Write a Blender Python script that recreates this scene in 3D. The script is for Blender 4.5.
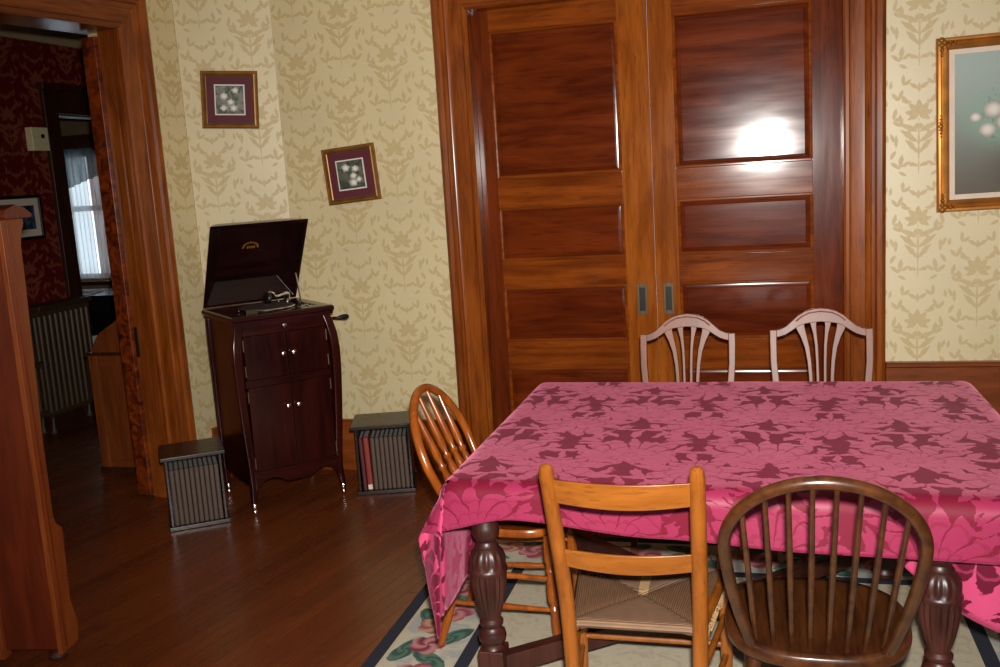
import bpy, bmesh, math, random
from mathutils import Vector, Matrix
R = math.radians
PI = math.pi
random.seed(7)
sc = bpy.context.scene
for o in list(bpy.data.objects):
    bpy.data.objects.remove(o, do_unlink=True)
COL = sc.collection

# ------------------------------------------------------------------ camera, world, flash, exposure
F_PX, PITCH, ROLL, YAW, EYE = 969.95, R(9.3664), R(3.5936), R(15.4805), 1.65
_f = Vector((-math.sin(YAW)*math.cos(PITCH), math.cos(YAW)*math.cos(PITCH), -math.sin(PITCH)))
_r = Vector((math.cos(YAW), math.sin(YAW), 0))
_d = _f.cross(_r)
_r2 = _r*math.cos(ROLL) + _d*math.sin(ROLL)
_d2 = -_r*math.sin(ROLL) + _d*math.cos(ROLL)
cam_data = bpy.data.cameras.new('camera')
cam_data.sensor_width = 36.0
cam_data.lens = 36.0*F_PX/1000.0
cam_data.clip_start = 0.02
cam = bpy.data.objects.new('camera', cam_data)
COL.objects.link(cam)
mw = Matrix(((_r2.x, -_d2.x, -_f.x), (_r2.y, -_d2.y, -_f.y), (_r2.z, -_d2.z, -_f.z))).to_4x4()
mw.translation = (0, 0, EYE)
cam.matrix_world = mw
sc.camera = cam

world = bpy.data.worlds.new('world')
sc.world = world
world.use_nodes = True
_bg = world.node_tree.nodes['Background']
_bg.inputs[0].default_value = (0.80, 0.92, 1.0, 1)
_bg.inputs[1].default_value = 1.6

sc.view_settings.view_transform = 'Standard'
sc.view_settings.look = 'None'
sc.view_settings.gamma = 1.0
sc.view_settings.use_curve_mapping = False
sc.view_settings.exposure = 0.0

# the photograph was taken with the flash of the camera: a small lamp just above the lens
FLASH_POWER = 780.0
fl = bpy.data.lights.new('flash', 'SPOT')
fl.energy = FLASH_POWER
fl.color = (1.0, 0.96, 0.90)
fl.spot_size = R(92)
fl.spot_blend = 1.0
fl.shadow_soft_size = 0.03
flash = bpy.data.objects.new('flash', fl)
COL.objects.link(flash)
flash.location = Vector((0, 0, EYE)) + _r2*0.03 - _d2*0.11
_aim = (_f + _r2*0.10).normalized()
flash.rotation_euler = _aim.to_track_quat('-Z', 'Y').to_euler()

# ------------------------------------------------------------------ node helper
class X:
    """An expression over shader sockets: arithmetic makes Math nodes."""
    def __init__(s, nt, sock): s.nt, s.s = nt, sock
    def _m(s, op, *a):
        n = s.nt.nodes.new('ShaderNodeMath'); n.operation = op
        for i, v in enumerate(a):
            if isinstance(v, X): s.nt.links.new(v.s, n.inputs[i])
            else: n.inputs[i].default_value = float(v)
        return X(s.nt, n.outputs[0])
    def __add__(s, o): return s._m('ADD', s, o)
    __radd__ = __add__
    def __mul__(s, o): return s._m('MULTIPLY', s, o)
    __rmul__ = __mul__
    def __sub__(s, o): return s._m('SUBTRACT', s, o)
    def __rsub__(s, o): return s._m('SUBTRACT', o, s)
    def __truediv__(s, o): return s._m('DIVIDE', s, o)
    def __neg__(s): return s*-1.0
    def abs(s): return s._m('ABSOLUTE', s)
    def floor(s): return s._m('FLOOR', s)
    def fract(s): return s._m('FRACT', s)
    def sin(s): return s._m('SINE', s)
    def cos(s): return s._m('COSINE', s)
    def sqrt(s): return s._m('SQRT', s)
    def max(s, o): return s._m('MAXIMUM', s, o)
    def min(s, o): return s._m('MINIMUM', s, o)
    def atan2(s, o): return s._m('ARCTAN2', s, o)
    def gt(s, o): return s._m('GREATER_THAN', s, o)
    def lt(s, o): return s._m('LESS_THAN', s, o)
    def mod(s, o): return s._m('FLOORED_MODULO', s, o)
    def step(s, a, b):
        n = s.nt.nodes.new('ShaderNodeMapRange'); n.interpolation_type = 'SMOOTHSTEP'
        s.nt.links.new(s.s, n.inputs[0])
        n.inputs[1].default_value = a; n.inputs[2].default_value = b
        n.inputs[3].default_value = 0; n.inputs[4].default_value = 1
        return X(s.nt, n.outputs[0])

def new_mat(name):
    m = bpy.data.materials.new(name); m.use_nodes = True
    nt = m.node_tree
    return m, nt, nt.nodes['Principled BSDF']

def coords(nt, kind='Object'):
    tc = nt.nodes.new('ShaderNodeTexCoord')
    sp = nt.nodes.new('ShaderNodeSeparateXYZ')
    nt.links.new(tc.outputs[kind], sp.inputs[0])
    return X(nt, sp.outputs[0]), X(nt, sp.outputs[1]), X(nt, sp.outputs[2])

def vec(nt, x, y, z):
    n = nt.nodes.new('ShaderNodeCombineXYZ')
    for i, v in enumerate((x, y, z)):
        if isinstance(v, X): nt.links.new(v.s, n.inputs[i])
        else: n.inputs[i].default_value = v
    return n.outputs[0]

def noise(nt, v, scale=1.0, detail=3.0, rough=0.5, dist=0.0):
    n = nt.nodes.new('ShaderNodeTexNoise')
    nt.links.new(v, n.inputs['Vector'])
    n.inputs['Scale'].default_value = scale; n.inputs['Detail'].default_value = detail
    n.inputs['Roughness'].default_value = rough; n.inputs['Distortion'].default_value = dist
    return X(nt, n.outputs['Fac'])

def mix(nt, f, a, b):
    n = nt.nodes.new('ShaderNodeMix'); n.data_type = 'RGBA'
    if isinstance(f, X): nt.links.new(f.s, n.inputs[0])
    else: n.inputs[0].default_value = f
    for i, c in ((6, a), (7, b)):
        if isinstance(c, (tuple, list)): n.inputs[i].default_value = (c[0], c[1], c[2], 1)
        else: nt.links.new(c, n.inputs[i])
    return n.outputs[2]

def rnd(nt):
    n = nt.nodes.new('ShaderNodeObjectInfo')
    return X(nt, n.outputs['Random'])

def bump(nt, b, h, strength=0.2, dist=0.002):
    n = nt.nodes.new('ShaderNodeBump')
    n.inputs['Strength'].default_value = strength; n.inputs['Distance'].default_value = dist
    nt.links.new(h.s, n.inputs['Height']); nt.links.new(n.outputs[0], b.inputs['Normal'])

def srgb(r, g, b):
    f = lambda c: (c/255/12.92) if c/255 <= 0.04045 else ((c/255+0.055)/1.055)**2.4
    return (f(r), f(g), f(b))

# ------------------------------------------------------------------ materials
def wood(name, dark, light, axis='z', rough=0.28, coat=0.0, fine=1.0, figure=0.5, spec=0.5):
    m, nt, b = new_mat(name)
    x, y, z = coords(nt)
    o = rnd(nt)*9.0
    k = {'x': (0.06, 1, 1), 'y': (1, 0.06, 1), 'z': (1, 1, 0.06)}[axis]
    v1 = vec(nt, x*k[0]+o, y*k[1]+o, z*k[2]+o)
    g = noise(nt, v1, 26*fine, 5, 0.6, 0.6)          # grain streaks
    kk = {'x': (0.22, 1, 1), 'y': (1, 0.22, 1), 'z': (1, 1, 0.22)}[axis]
    v2 = vec(nt, x*kk[0]+o*1.7, y*kk[1], z*kk[2]+o)
    c = noise(nt, v2, 7*fine, 3, 0.55, 1.5)           # broad figure
    pores = noise(nt, v1, 150*fine, 2, 0.5)
    f = (g*(1-figure) + c*figure).step(0.32, 0.68)
    col = mix(nt, f, dark, light)
    col2 = mix(nt, pores.step(0.56, 0.72)*0.45, col, tuple(q*0.45 for q in dark))
    nt.links.new(col2, b.inputs['Base Color'])
    nt.links.new((rough + g*0.10 - 0.05).s, b.inputs['Roughness'])
    b.inputs['Coat Weight'].default_value = coat
    b.inputs['Coat Roughness'].default_value = 0.12
    b.inputs['Specular IOR Level'].default_value = spec
    return m

def plain(name, col, rough=0.5, metal=0.0, spec=0.5, var=0.12):
    m, nt, b = new_mat(name)
    x, y, z = coords(nt)
    n = noise(nt, vec(nt, x, y, z), 14, 3)
    c = mix(nt, n, tuple(q*(1-var) for q in col), tuple(min(1, q*(1+var)) for q in col))
    nt.links.new(c, b.inputs['Base Color'])
    nt.links.new((rough + n*0.08 - 0.04).s, b.inputs['Roughness'])
    b.inputs['Metallic'].default_value = metal
    b.inputs['Specular IOR Level'].default_value = spec
    return m

def leaf(px, pz, x0, z0, ang, L, W):
    """Pointed leaf from (x0, z0), ang degrees from upright towards +x; positive inside."""
    c, sn = math.cos(R(ang)), math.sin(R(ang))
    dx, dz = px - x0, pz - z0
    t = (dx*sn + dz*c)/L
    b_ = (dx*c - dz*sn).abs()
    return t*(1.0-t)*(4.0*W) - b_

HEAD = [(0,.05,0,.075,.017),(0,.05,38,.075,.015),(0,.05,75,.065,.014),(0,.05,112,.055,.012),(0,.015,150,.045,.010),
        (0,-.03,62,.095,.013),(0,-.08,52,.105,.013),(0,-.13,40,.095,.012),(.075,.0,10,.06,.011),(.075,.0,60,.05,.010),
        (.045,.10,35,.06,.010),(.09,.12,-20,.055,.010),(.09,.12,40,.05,.010),(0,.15,0,.05,.008),(0,.17,55,.055,.010),
        (.07,.19,0,.055,.010),(.07,.19,-55,.045,.009),(0,-.23,0,.26,.0055),(0,-.19,70,.06,.010),(.085,-.20,-10,.07,.012),(.085,-.20,50,.05,.010),(.10,-.10,0,.06,.009),(.10,-.11,150,.05,.009),(.04,-.06,5,.05,.009),(.035,-.165,120,.05,.009),(.115,.03,-15,.06,.010),(.115,.03,-80,.045,.009),(.12,.22,170,.05,.009),(.03,.11,80,.05,.009),(.05,-.235,60,.045,.009),(.125,-.03,-160,.05,.009)]
def damask_mask(nt, u, w, P, Q, k=1.0):
    """Leafy figure mirrored in half-drop columns; returns a 0..1 mask."""
    cu = u/P
    wv = w/Q + cu.floor().mod(2.0)*0.5
    px = ((cu.fract() - 0.5).abs())*(0.265/k)
    pz = (wv.fract() - 0.5)*(0.50/k)
    n = noise(nt, vec(nt, px, pz, 0.37), 42*k, 2, 0.5, 0.6)
    best = None
    for x0, z0, an, L, W in HEAD:
        v = leaf(px*k, pz*k, x0, z0, an, L, W)
        best = v if best is None else best.max(v)
    return (best + (n-0.5)*0.013).step(-0.0015, 0.003)

def wallpaper(name, base, fig, rough, P=0.265, Q=0.50, spec=0.5, figrough=0.55):
    m, nt, b = new_mat(name)
    x, y, z = coords(nt)
    mk = damask_mask(nt, x, z, P, Q)
    fibre = noise(nt, vec(nt, x*1.0, y, z*0.15), 260, 2, 0.5)
    blot = noise(nt, vec(nt, x, y, z), 1.7, 3)
    fine = noise(nt, vec(nt, x, y, z), 60, 2)
    base2 = mix(nt, blot.step(0.35, 0.7), base, tuple(q*0.92 for q in base))
    c = mix(nt, mk*(0.34 + fine*0.42), base2, fig)
    nt.links.new(c, b.inputs['Base Color'])
    nt.links.new((rough + mk*(figrough-rough) + fibre*0.05).s, b.inputs['Roughness'])
    b.inputs['Specular IOR Level'].default_value = spec
    return m

M = {}
M['stile'] = wood('varnished_cherry_upright', srgb(122, 58, 13), srgb(166, 90, 24), 'z', 0.15, spec=0.25)
M['stile_red'] = wood('varnished_cherry_outer_upright', srgb(80, 30, 11), srgb(114, 48, 17), 'z', 0.15, spec=0.25)
M['rail'] = wood('varnished_cherry_rail', srgb(98, 42, 11), srgb(144, 70, 20), 'x', 0.135, spec=0.25)
M['panel'] = wood('varnished_cherry_panel', srgb(74, 24, 8), srgb(114, 46, 14), 'x', 0.135, 0.0, 0.8, 0.6, 0.25)
for k in ('panel', 'rail'):          # the old varnish is slightly wavy
    _nt = M[k].node_tree
    _x, _y, _z = coords(_nt)
    bump(_nt, _nt.nodes['Principled BSDF'], noise(_nt, vec(_nt, _x*0.5, _y, _z*1.5), 6, 1), 0.12, 0.006)
M['casing'] = wood('varnished_casing_upright', srgb(104, 46, 12), srgb(154, 80, 25), 'z', 0.22, 0.0, spec=0.35)
M['casing_h'] = wood('varnished_casing_level', srgb(96, 40, 12), srgb(142, 70, 22), 'x', 0.22, 0.0, spec=0.35)
M['burl'] = wood('figured_red_wood', srgb(58, 18, 5), srgb(140, 58, 16), 'x', 0.3, 0.0, 2.2, 0.85)
M['baseboard'] = wood('baseboard_wood', srgb(104, 46, 14), srgb(142, 70, 24), 'x', 0.30)
M['mahogany'] = wood('dark_red_mahogany', srgb(28, 8, 7), srgb(54, 15, 11), 'z', 0.20, 0.1)
M['mahogany_h'] = wood('dark_red_mahogany_level', srgb(28, 8, 7), srgb(52, 15, 11), 'x', 0.20, 0.1)
M['case'] = wood('black_brown_wood', srgb(26, 16, 13), srgb(46, 30, 23), 'x', 0.28, 0.05, spec=0.4)
M['oak'] = wood('golden_brown_wood', srgb(118, 62, 15), srgb(146, 82, 25), 'z', 0.32, 0.1, 1.2)
M['oak_h'] = wood('golden_brown_wood_level', srgb(122, 66, 16), srgb(152, 88, 28), 'x', 0.32, 0.1, 1.2)
M['honey'] = wood('honey_brown_wood', srgb(118, 54, 12), srgb(158, 82, 22), 'z', 0.24, 0.2, 1.2)
M['windsor'] = wood('dark_brown_worn_wood', srgb(42, 20, 8), srgb(78, 42, 17), 'y', 0.30, 0.1, 1.2)
M['shield'] = wood('reddish_mahogany_chair', srgb(100, 52, 33), srgb(138, 80, 55), 'z', 0.38, 0.0, spec=0.36)
M['table'] = wood('table_dark_wood', srgb(42, 17, 13), srgb(68, 30, 22), 'z', 0.40, 0.0)
M['cabinet'] = wood('cabinet_red_wood', srgb(84, 28, 9), srgb(112, 42, 14), 'z', 0.34)
M['cabinet_edge'] = wood('cabinet_edge_wood', srgb(116, 50, 15), srgb(146, 72, 24), 'z', 0.34)
M['bench'] = wood('hall_bench_wood', srgb(96, 44, 16), srgb(132, 66, 26), 'z', 0.35)
M['dark_trim'] = wood('hall_dark_trim', srgb(46, 22, 12), srgb(66, 34, 18), 'z', 0.35)
M['paper_gold'] = wallpaper('cream_gold_damask_paper', srgb(218, 200, 156), srgb(182, 152, 90), 0.41, spec=1.0)
M['paper_red'] = wallpaper('red_damask_paper', srgb(98, 18, 14), srgb(158, 88, 60), 0.55, 0.34, 0.55, 0.3)
M['plaster'] = plain('ceiling_plaster', srgb(214, 206, 188), 0.8)
M['drab'] = plain('far_room_plaster', srgb(120, 96, 70), 0.8)
M['chrome'] = plain('nickel', (0.75, 0.72, 0.68), 0.18, 1.0)
M['brass_dark'] = plain('aged_brass', srgb(84, 70, 52), 0.42, 0.7)
M['iron'] = plain('black_iron', srgb(30, 26, 24), 0.35, 0.4)
M['felt'] = plain('dark_felt', srgb(52, 30, 26), 0.9)
M['radiator'] = plain('bronze_radiator_paint', srgb(70, 50, 30), 0.5, 0.1)
M['radiator_dark'] = plain('dark_radiator_cap', srgb(58, 40, 26), 0.5)
M['gilt'] = plain('antique_gilt', srgb(180, 120, 52), 0.38, 0.65, var=0.45)
M['gilt_dark'] = plain('dark_gilt', srgb(136, 98, 52), 0.42, 0.6, var=0.6)
M['maroon'] = plain('maroon_mat_board', srgb(88, 24, 38), 0.7)
M['white_mat'] = plain('white_bevel', srgb(224, 214, 208), 0.7)
M['linen'] = plain('linen_liner', srgb(226, 208, 190), 0.8)
M['ivory'] = plain('ivory_plastic', srgb(226, 210, 160), 0.5)
M['black'] = plain('black_lacquer', srgb(20, 18, 18), 0.35)
M['paper'] = plain('white_paper', srgb(226, 230, 232), 0.8)
M['album'] = plain('dark_album_cloth', srgb(84, 68, 58), 0.55, var=0.2)
M['album_red'] = plain('dull_red_album_cloth', srgb(132, 44, 34), 0.55, var=0.2)
M['album_maroon'] = plain('maroon_album_cloth', srgb(80, 28, 26), 0.55, var=0.2)
M['pages'] = plain('grey_page_edges', srgb(150, 148, 142), 0.7, var=0.2)
M['gold_mark'] = plain('gold_transfer', srgb(170, 112, 44), 0.4, 0.5)

def floor_material():
    m, nt, b = new_mat('narrow_oak_boards')
    x, y, z = coords(nt)
    a = R(12)
    u = x*math.cos(a) - y*math.sin(a)
    v = x*math.sin(a) + y*math.cos(a)
    W = 0.057
    i = (u/W).floor()
    fr = (u/W).fract()
    wn = nt.nodes.new('ShaderNodeTexWhiteNoise'); wn.noise_dimensions = '1D'
    nt.links.new(i.s, wn.inputs['W'])
    rn = X(nt, wn.outputs['Value'])
    vv = v + rn*7.0
    j = (vv/1.9).floor()
    wn2 = nt.nodes.new('ShaderNodeTexWhiteNoise'); wn2.noise_dimensions = '2D'
    nt.links.new(vec(nt, i, j, 0.0), wn2.inputs['Vector'])
    tone = X(nt, wn2.outputs['Value'])
    g = noise(nt, vec(nt, u, vv*0.05, tone*5.0), 60, 4, 0.6, 0.4)
    seam = ((fr-0.5).abs()).step(0.455, 0.495).max(((vv/1.9).fract()-0.5).abs().step(0.498, 0.4995))
    f = tone*0.55 + g*0.45
    c = mix(nt, f, srgb(84, 38, 16), srgb(122, 60, 26))
    c = mix(nt, seam*0.6, c, srgb(48, 18, 8))
    nt.links.new(c, b.inputs['Base Color'])
    nt.links.new((0.22 + g*0.12 + seam*0.2).s, b.inputs['Roughness'])
    bump(nt, b, 1.0 - seam*1.0 + g*0.1, 0.25, 0.0015)
    return m
M['floor'] = floor_material()

def cloth_material(name, ground, figure):
    m, nt, b = new_mat(name)
    uv = nt.nodes.new('ShaderNodeUVMap'); uv.uv_map = 'cloth'
    sp = nt.nodes.new('ShaderNodeSeparateXYZ'); nt.links.new(uv.outputs[0], sp.inputs[0])
    u = X(nt, sp.outputs[0]); v = X(nt, sp.outputs[1])
    wob = noise(nt, vec(nt, u, v, 0.0), 9, 2)
    wob2 = noise(nt, vec(nt, u+3.0, v+1.0, 2.0), 9, 2)
    u2 = u + (wob-0.5)*0.09
    v2 = v + (wob2-0.5)*0.09
    best = None
    P, Q = 0.42, 0.50
    n = noise(nt, vec(nt, u, v, 0.5), 34, 2, 0.5, 0.8)
    # chrysanthemum heads in a half-drop lattice, sprays of pointed leaves between them
    n3 = noise(nt, vec(nt, u, v, 7.5), 75, 2, 0.6)
    for (ox, oy, R0, k, sg) in ((0.0, 0.0, 0.165, 13.0, 1), (0.5, 0.5, 0.150, 11.0, -1)):
        px = ((u2/P + (0.5-ox)).fract() - 0.5)*P
        py = ((v2/Q + (0.5-oy)).fract() - 0.5)*(Q*sg)
        r = (px*px*0.85 + (py+R0*0.35)*(py+R0*0.35)).sqrt()
        th = px.atan2(py + R0*0.35)
        pet = (th*(k*0.5)).cos().abs()
        edge = pet*0.24 + 0.36 + (th*0.5).cos().abs()*0.42 + (th*(k*1.5)).cos()*0.05
        v_ = edge*R0 - r + (n3-0.5)*0.024 + (n-0.5)*0.012
        vein = (pet - 0.04 - r*(0.26/R0) - (n-0.5)*0.16).step(-0.05, 0.04).max((0.26*R0 - r).step(-0.003, 0.003))*0.85 + 0.15
        arcs = ((r*(6.2832*3.2/R0) - pet*1.6).sin() - 0.80 + (n-0.5)*0.8).step(-0.1, 0.15)
        mk = v_.step(-0.002, 0.002)*vein*(1.0 - arcs*0.35)
        best = mk if best is None else best.max(mk)
    lv = None
    for ph in (0.0, 0.5):
        cu = u2/P + ph
        px = ((cu.fract() - 0.5).abs())*P
        py = ((v2/Q + ph).fract() - 0.5)*Q
        for (x0, z0, an, L, W) in ((.02, -.16, 62, .13, .017), (.02, -.17, 105, .12, .016), (.06, -.11, 48, .11, .016), (.10, .08, 62, .10, .016), (.10, .09, 22, .11, .016), (.05, .13, 35, .10, .015), (0, .12, 0, .11, .014), (.13, -.03, 85, .09, .015), (.13, -.03, 45, .09, .014), (.03, -.20, 150, .07, .013)):
            f = leaf(px, py, x0, z0, an, L, W)
            lv = f if lv is None else lv.max(f)
    lv = (lv + (n3-0.5)*0.016 + (n-0.5)*0.012 - 0.0005).step(-0.001, 0.002)
    best = best.max(lv)
    weave = noise(nt, vec(nt, u*1.0, v*6.0, 0.0), 160, 2)
    c = mix(nt, best, ground, figure)
    c = mix(nt, weave*0.16, c, tuple(q*0.5 for q in ground))
    nt.links.new(c, b.inputs['Base Color'])
    nt.links.new((0.62 - best*0.14).s, b.inputs['Roughness'])
    b.inputs['Specular IOR Level'].default_value = 0.25
    nt.links.new((0.15 + best*0.36).s, b.inputs['Sheen Weight'])
    b.inputs['Sheen Roughness'].default_value = 0.45
    b.inputs['Sheen Tint'].default_value = (1.0, 0.30, 0.45, 1)
    big = noise(nt, vec(nt, u, v, 3.0), 5, 3)
    bump(nt, b, best*0.25 + big*1.5, 0.25, 0.01)
    return m, nt, b
M['cloth'] = cloth_material('rose_damask', srgb(108, 8, 38), srgb(142, 38, 72))[0]
M['cloth_back'] = cloth_material('rose_damask_reverse', srgb(190, 66, 106), srgb(86, 8, 32))[0]

def rug_material(X0, X1, Y0, Y1):
    m, nt, b = new_mat('floral_border_carpet')
    x, y, z = coords(nt)
    dx = (x-X0).min(X1-x)
    dy = (y-Y0).min(Y1-y)
    d = dx.min(dy)
    s = dx.lt(dy)                                    # 1 on the side borders
    along = y*s + x*(1.0-s)
    across = d
    beige, beige2, navy = srgb(196, 184, 160), srgb(172, 160, 134), srgb(30, 38, 56)
    n = noise(nt, vec(nt, x, y, 0.0), 7, 3, 0.6, 1.2)
    n2 = noise(nt, vec(nt, x, y, 4.0), 16, 3, 0.6, 1.5)
    field = mix(nt, n2.step(0.50, 0.60)*0.55, beige, beige2)
    bordr = mix(nt, n.step(0.45, 0.62)*0.6, srgb(200, 190, 168), srgb(150, 158, 168))
    c = mix(nt, d.gt(0.365), bordr, field)
    def petals(c, P, o, ac, R0, nl, colA, colB, sx=1.0, sy=1.0, rot=0.0):
        pa = ((along/P + o).fract() - 0.5)*P
        pb = across - ac
        if rot:
            ca, sa = math.cos(rot), math.sin(rot)
            pa, pb = pa*ca - pb*sa, pa*sa + pb*ca
        r = ((pa*sx)*(pa*sx) + (pb*sy)*(pb*sy)).sqrt()
        th = pa.atan2(pb)
        e = (th*nl).cos().abs()*0.25 + 0.75
        msk = (e*R0 + (n2-0.5)*0.03 - r).step(-0.003, 0.003)
        inside = mix(nt, ((r*90.0 + th*3.0).sin()*0.5 + 0.5)*0.9, colA, colB)
        inb = across.gt(0.055)*across.lt(0.318)
        return mix(nt, msk*inb, c, inside)
    G1, G2 = srgb(44, 84, 74), srgb(92, 124, 110)
    P1, P2 = srgb(150, 62, 82), srgb(206, 140, 140)
    for k in range(2):
        oo = 0.5*k
        for (o, ac, rot, R0) in ((0.10, 0.12, 0.5, 0.095), (0.24, 0.25, -0.7, 0.10), (0.36, 0.11, -0.3, 0.095), (0.42, 0.22, 0.9, 0.09)):
            c = petals(c, 0.95, o+oo, ac, R0, 0.5, G1, G2, 1.0, 2.3, rot)
        c = petals(c, 0.95, 0.03+oo, 0.20, 0.082, 2.5, P1, P2)
        c = petals(c, 0.95, 0.16+oo, 0.155, 0.065, 2.5, srgb(196, 150, 120), P1)
        c = petals(c, 0.95, 0.31+oo, 0.18, 0.07, 2.5, srgb(120, 40, 62), P2)
    c = mix(nt, d.lt(0.052), c, navy)
    c = mix(nt, d.gt(0.055)*d.lt(0.062), c, srgb(206, 186, 140))
    c = mix(nt, d.gt(0.322)*d.lt(0.372), c, navy)
    pile = noise(nt, vec(nt, x, y, z), 320, 2)
    c = mix(nt, pile*0.25, c, srgb(110, 100, 86))
    nt.links.new(c, b.inputs['Base Color'])
    b.inputs['Roughness'].default_value = 0.95
    b.inputs['Specular IOR Level'].default_value = 0.1
    bump(nt, b, pile, 0.4, 0.003)
    return m

def rush_material():
    """Twisted rush cords: they run parallel to the nearest rail and meet along the diagonals."""
    m, nt, b = new_mat('woven_rush')
    uv = nt.nodes.new('ShaderNodeUVMap'); uv.uv_map = 'rush'
    sp = nt.nodes.new('ShaderNodeSeparateXYZ'); nt.links.new(uv.outputs[0], sp.inputs[0])
    u = X(nt, sp.outputs[0]); v = X(nt, sp.outputs[1])     # -1..1 over the seat
    side = u.abs().gt(v.abs())
    coord = u*side + v*(1.0-side)
    cross = v*side + u*(1.0-side)
    cord = ((coord*62.0*PI).sin()*0.5 + 0.5)
    n = noise(nt, vec(nt, coord*40.0, cross*3.0, side*7.0), 1.0, 3)
    seam = (u.abs() - v.abs()).abs()
    c = mix(nt, n, srgb(92, 64, 44), srgb(136, 100, 70))
    c = mix(nt, cord.lt(0.2)*0.35, c, srgb(60, 40, 26))
    tri = mix(nt, ((u.abs()*1.0).lt(0.07)*(v.gt(0.0))), c, srgb(164, 130, 88))
    c = mix(nt, seam.lt(0.02)*0.5, tri, srgb(64, 44, 30))
    nt.links.new(c, b.inputs['Base Color'])
    b.inputs['Roughness'].default_value = 0.6
    bump(nt, b, cord, 0.7, 0.004)
    return m
M['rush'] = rush_material()

def photo_material(name, kind):
    m, nt, b = new_mat(name)
    x, y, z = coords(nt)
    n = noise(nt, vec(nt, x, 0.0, z), 26, 3, 0.5, 1.0)
    if kind == 'flowers_a':
        c = mix(nt, n.step(0.35, 0.65), srgb(70, 76, 68), srgb(128, 132, 118))
        blobs = ((-0.03, 0.02, 0.025, 3), (0.032, 0.05, 0.022, 2.5), (0.005, -0.012, 0.022, 2.5), (-0.035, -0.045, 0.022, 2), (0.02, -0.045, 0.024, 3))
    elif kind == 'flowers_b':
        c = mix(nt, n.step(0.35, 0.65), srgb(44, 60, 40), srgb(96, 96, 80))
        blobs = ((-0.025, 0.038, 0.026, 2.5), (0.03, 0.03, 0.024, 3), (0.015, -0.008, 0.022, 2.5), (0.012, -0.045, 0.026, 2.5), (0.044, -0.03, 0.018, 2))
    elif kind == 'hall':
        c = mix(nt, n.step(0.40, 0.60), srgb(24, 28, 40), srgb(70, 84, 110))
        blobs = ()
    else:
        c = mix(nt, z.step(-0.36, 0.30), srgb(96, 86, 74), srgb(164, 178, 172))
        glow = ((x+0.06)*(x+0.06)*2.0 + (z-0.02)*(z-0.02)*3.0).sqrt()
        c = mix(nt, (1.0 - glow.step(0.03, 0.30))*0.75, c, srgb(128, 184, 158))
        sh = ((x-0.12)*(x-0.12) + (z+0.22)*(z+0.22)*4.0).sqrt()
        c = mix(nt, (1.0 - sh.step(0.04, 0.34))*0.6, c, srgb(66, 58, 48))
        nn = noise(nt, vec(nt, x, 0.0, z), 40, 2)
        leaf = (0.20 - ((x-0.03)*(x-0.03) + (z-0.03)*(z-0.03)).sqrt()).step(0.0, 0.1)*nn.step(0.55, 0.6)
        c = mix(nt, leaf*0.7, c, srgb(70, 96, 60))
        blobs = ((-0.165, 0.030, 0.030, 1.5), (-0.09, 0.060, 0.050, 2.5), (-0.115, -0.03, 0.042, 2), (-0.04, 0.0, 0.045, 3), (-0.03, 0.10, 0.04, 3), (0.02, 0.03, 0.055, 3), (0.09, 0.10, 0.045, 2.5), (0.10, -0.01, 0.05, 2.5), (0.03, -0.07, 0.04, 2))
    for bx, bz, br, nl in blobs:
        px, pz = x-bx, z-bz
        r = (px*px + pz*pz*1.3).sqrt()
        th = px.atan2(pz)
        e = ((th*nl).cos().abs()*0.26 + 0.80)*br + (n-0.5)*0.026
        msk = (e - r).step(-0.004, 0.006)
        inner = mix(nt, (r*(1.0/br)).step(0.1, 1.1), srgb(232, 224, 214), srgb(150, 146, 136))
        c = mix(nt, msk, c, inner)
    nt.links.new(c, b.inputs['Base Color'])
    b.inputs['Roughness'].default_value = 0.6
    return m

def curtain_material(name, col, alpha):
    m, nt, b = new_mat(name)
    out = nt.nodes['Material Output']
    x, y, z = coords(nt)
    tr = nt.nodes.new('ShaderNodeBsdfTransparent'); tl = nt.nodes.new('ShaderNodeBsdfTranslucent')
    df = nt.nodes.new('ShaderNodeBsdfDiffuse')
    for q in (tl, df): q.inputs['Color'].default_value = (*col, 1)
    m1 = nt.nodes.new('ShaderNodeMixShader'); m1.inputs[0].default_value = 0.5
    nt.links.new(df.outputs[0], m1.inputs[1]); nt.links.new(tl.outputs[0], m1.inputs[2])
    m2 = nt.nodes.new('ShaderNodeMixShader')
    th = noise(nt, vec(nt, x, y, z*0.1), 40, 2)
    nt.links.new((alpha + (th-0.5)*0.3).s, m2.inputs[0])
    nt.links.new(tr.outputs[0], m2.inputs[1]); nt.links.new(m1.outputs[0], m2.inputs[2])
    nt.links.new(m2.outputs[0], out.inputs['Surface'])
    return m
M['sheer'] = curtain_material('sheer_white_curtain', (0.86, 0.90, 0.95), 0.6)
M['valance'] = curtain_material('blue_grey_valance', srgb(96, 112, 118), 0.82)
M['drape'] = curtain_material('pinkish_side_drape', srgb(170, 150, 146), 0.95)
def glass():
    m, nt, b = new_mat('window_glass')
    b.inputs['Base Color'].default_value = (0.95, 0.98, 1, 1)
    b.inputs['Roughness'].default_value = 0.02
    b.inputs['Transmission Weight'].default_value = 1.0
    b.inputs['IOR'].default_value = 1.02
    return m
M['glass'] = glass()

# ------------------------------------------------------------------ mesh helper
def rotz(a): return Matrix.Rotation(a, 4, 'Z')

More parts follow.
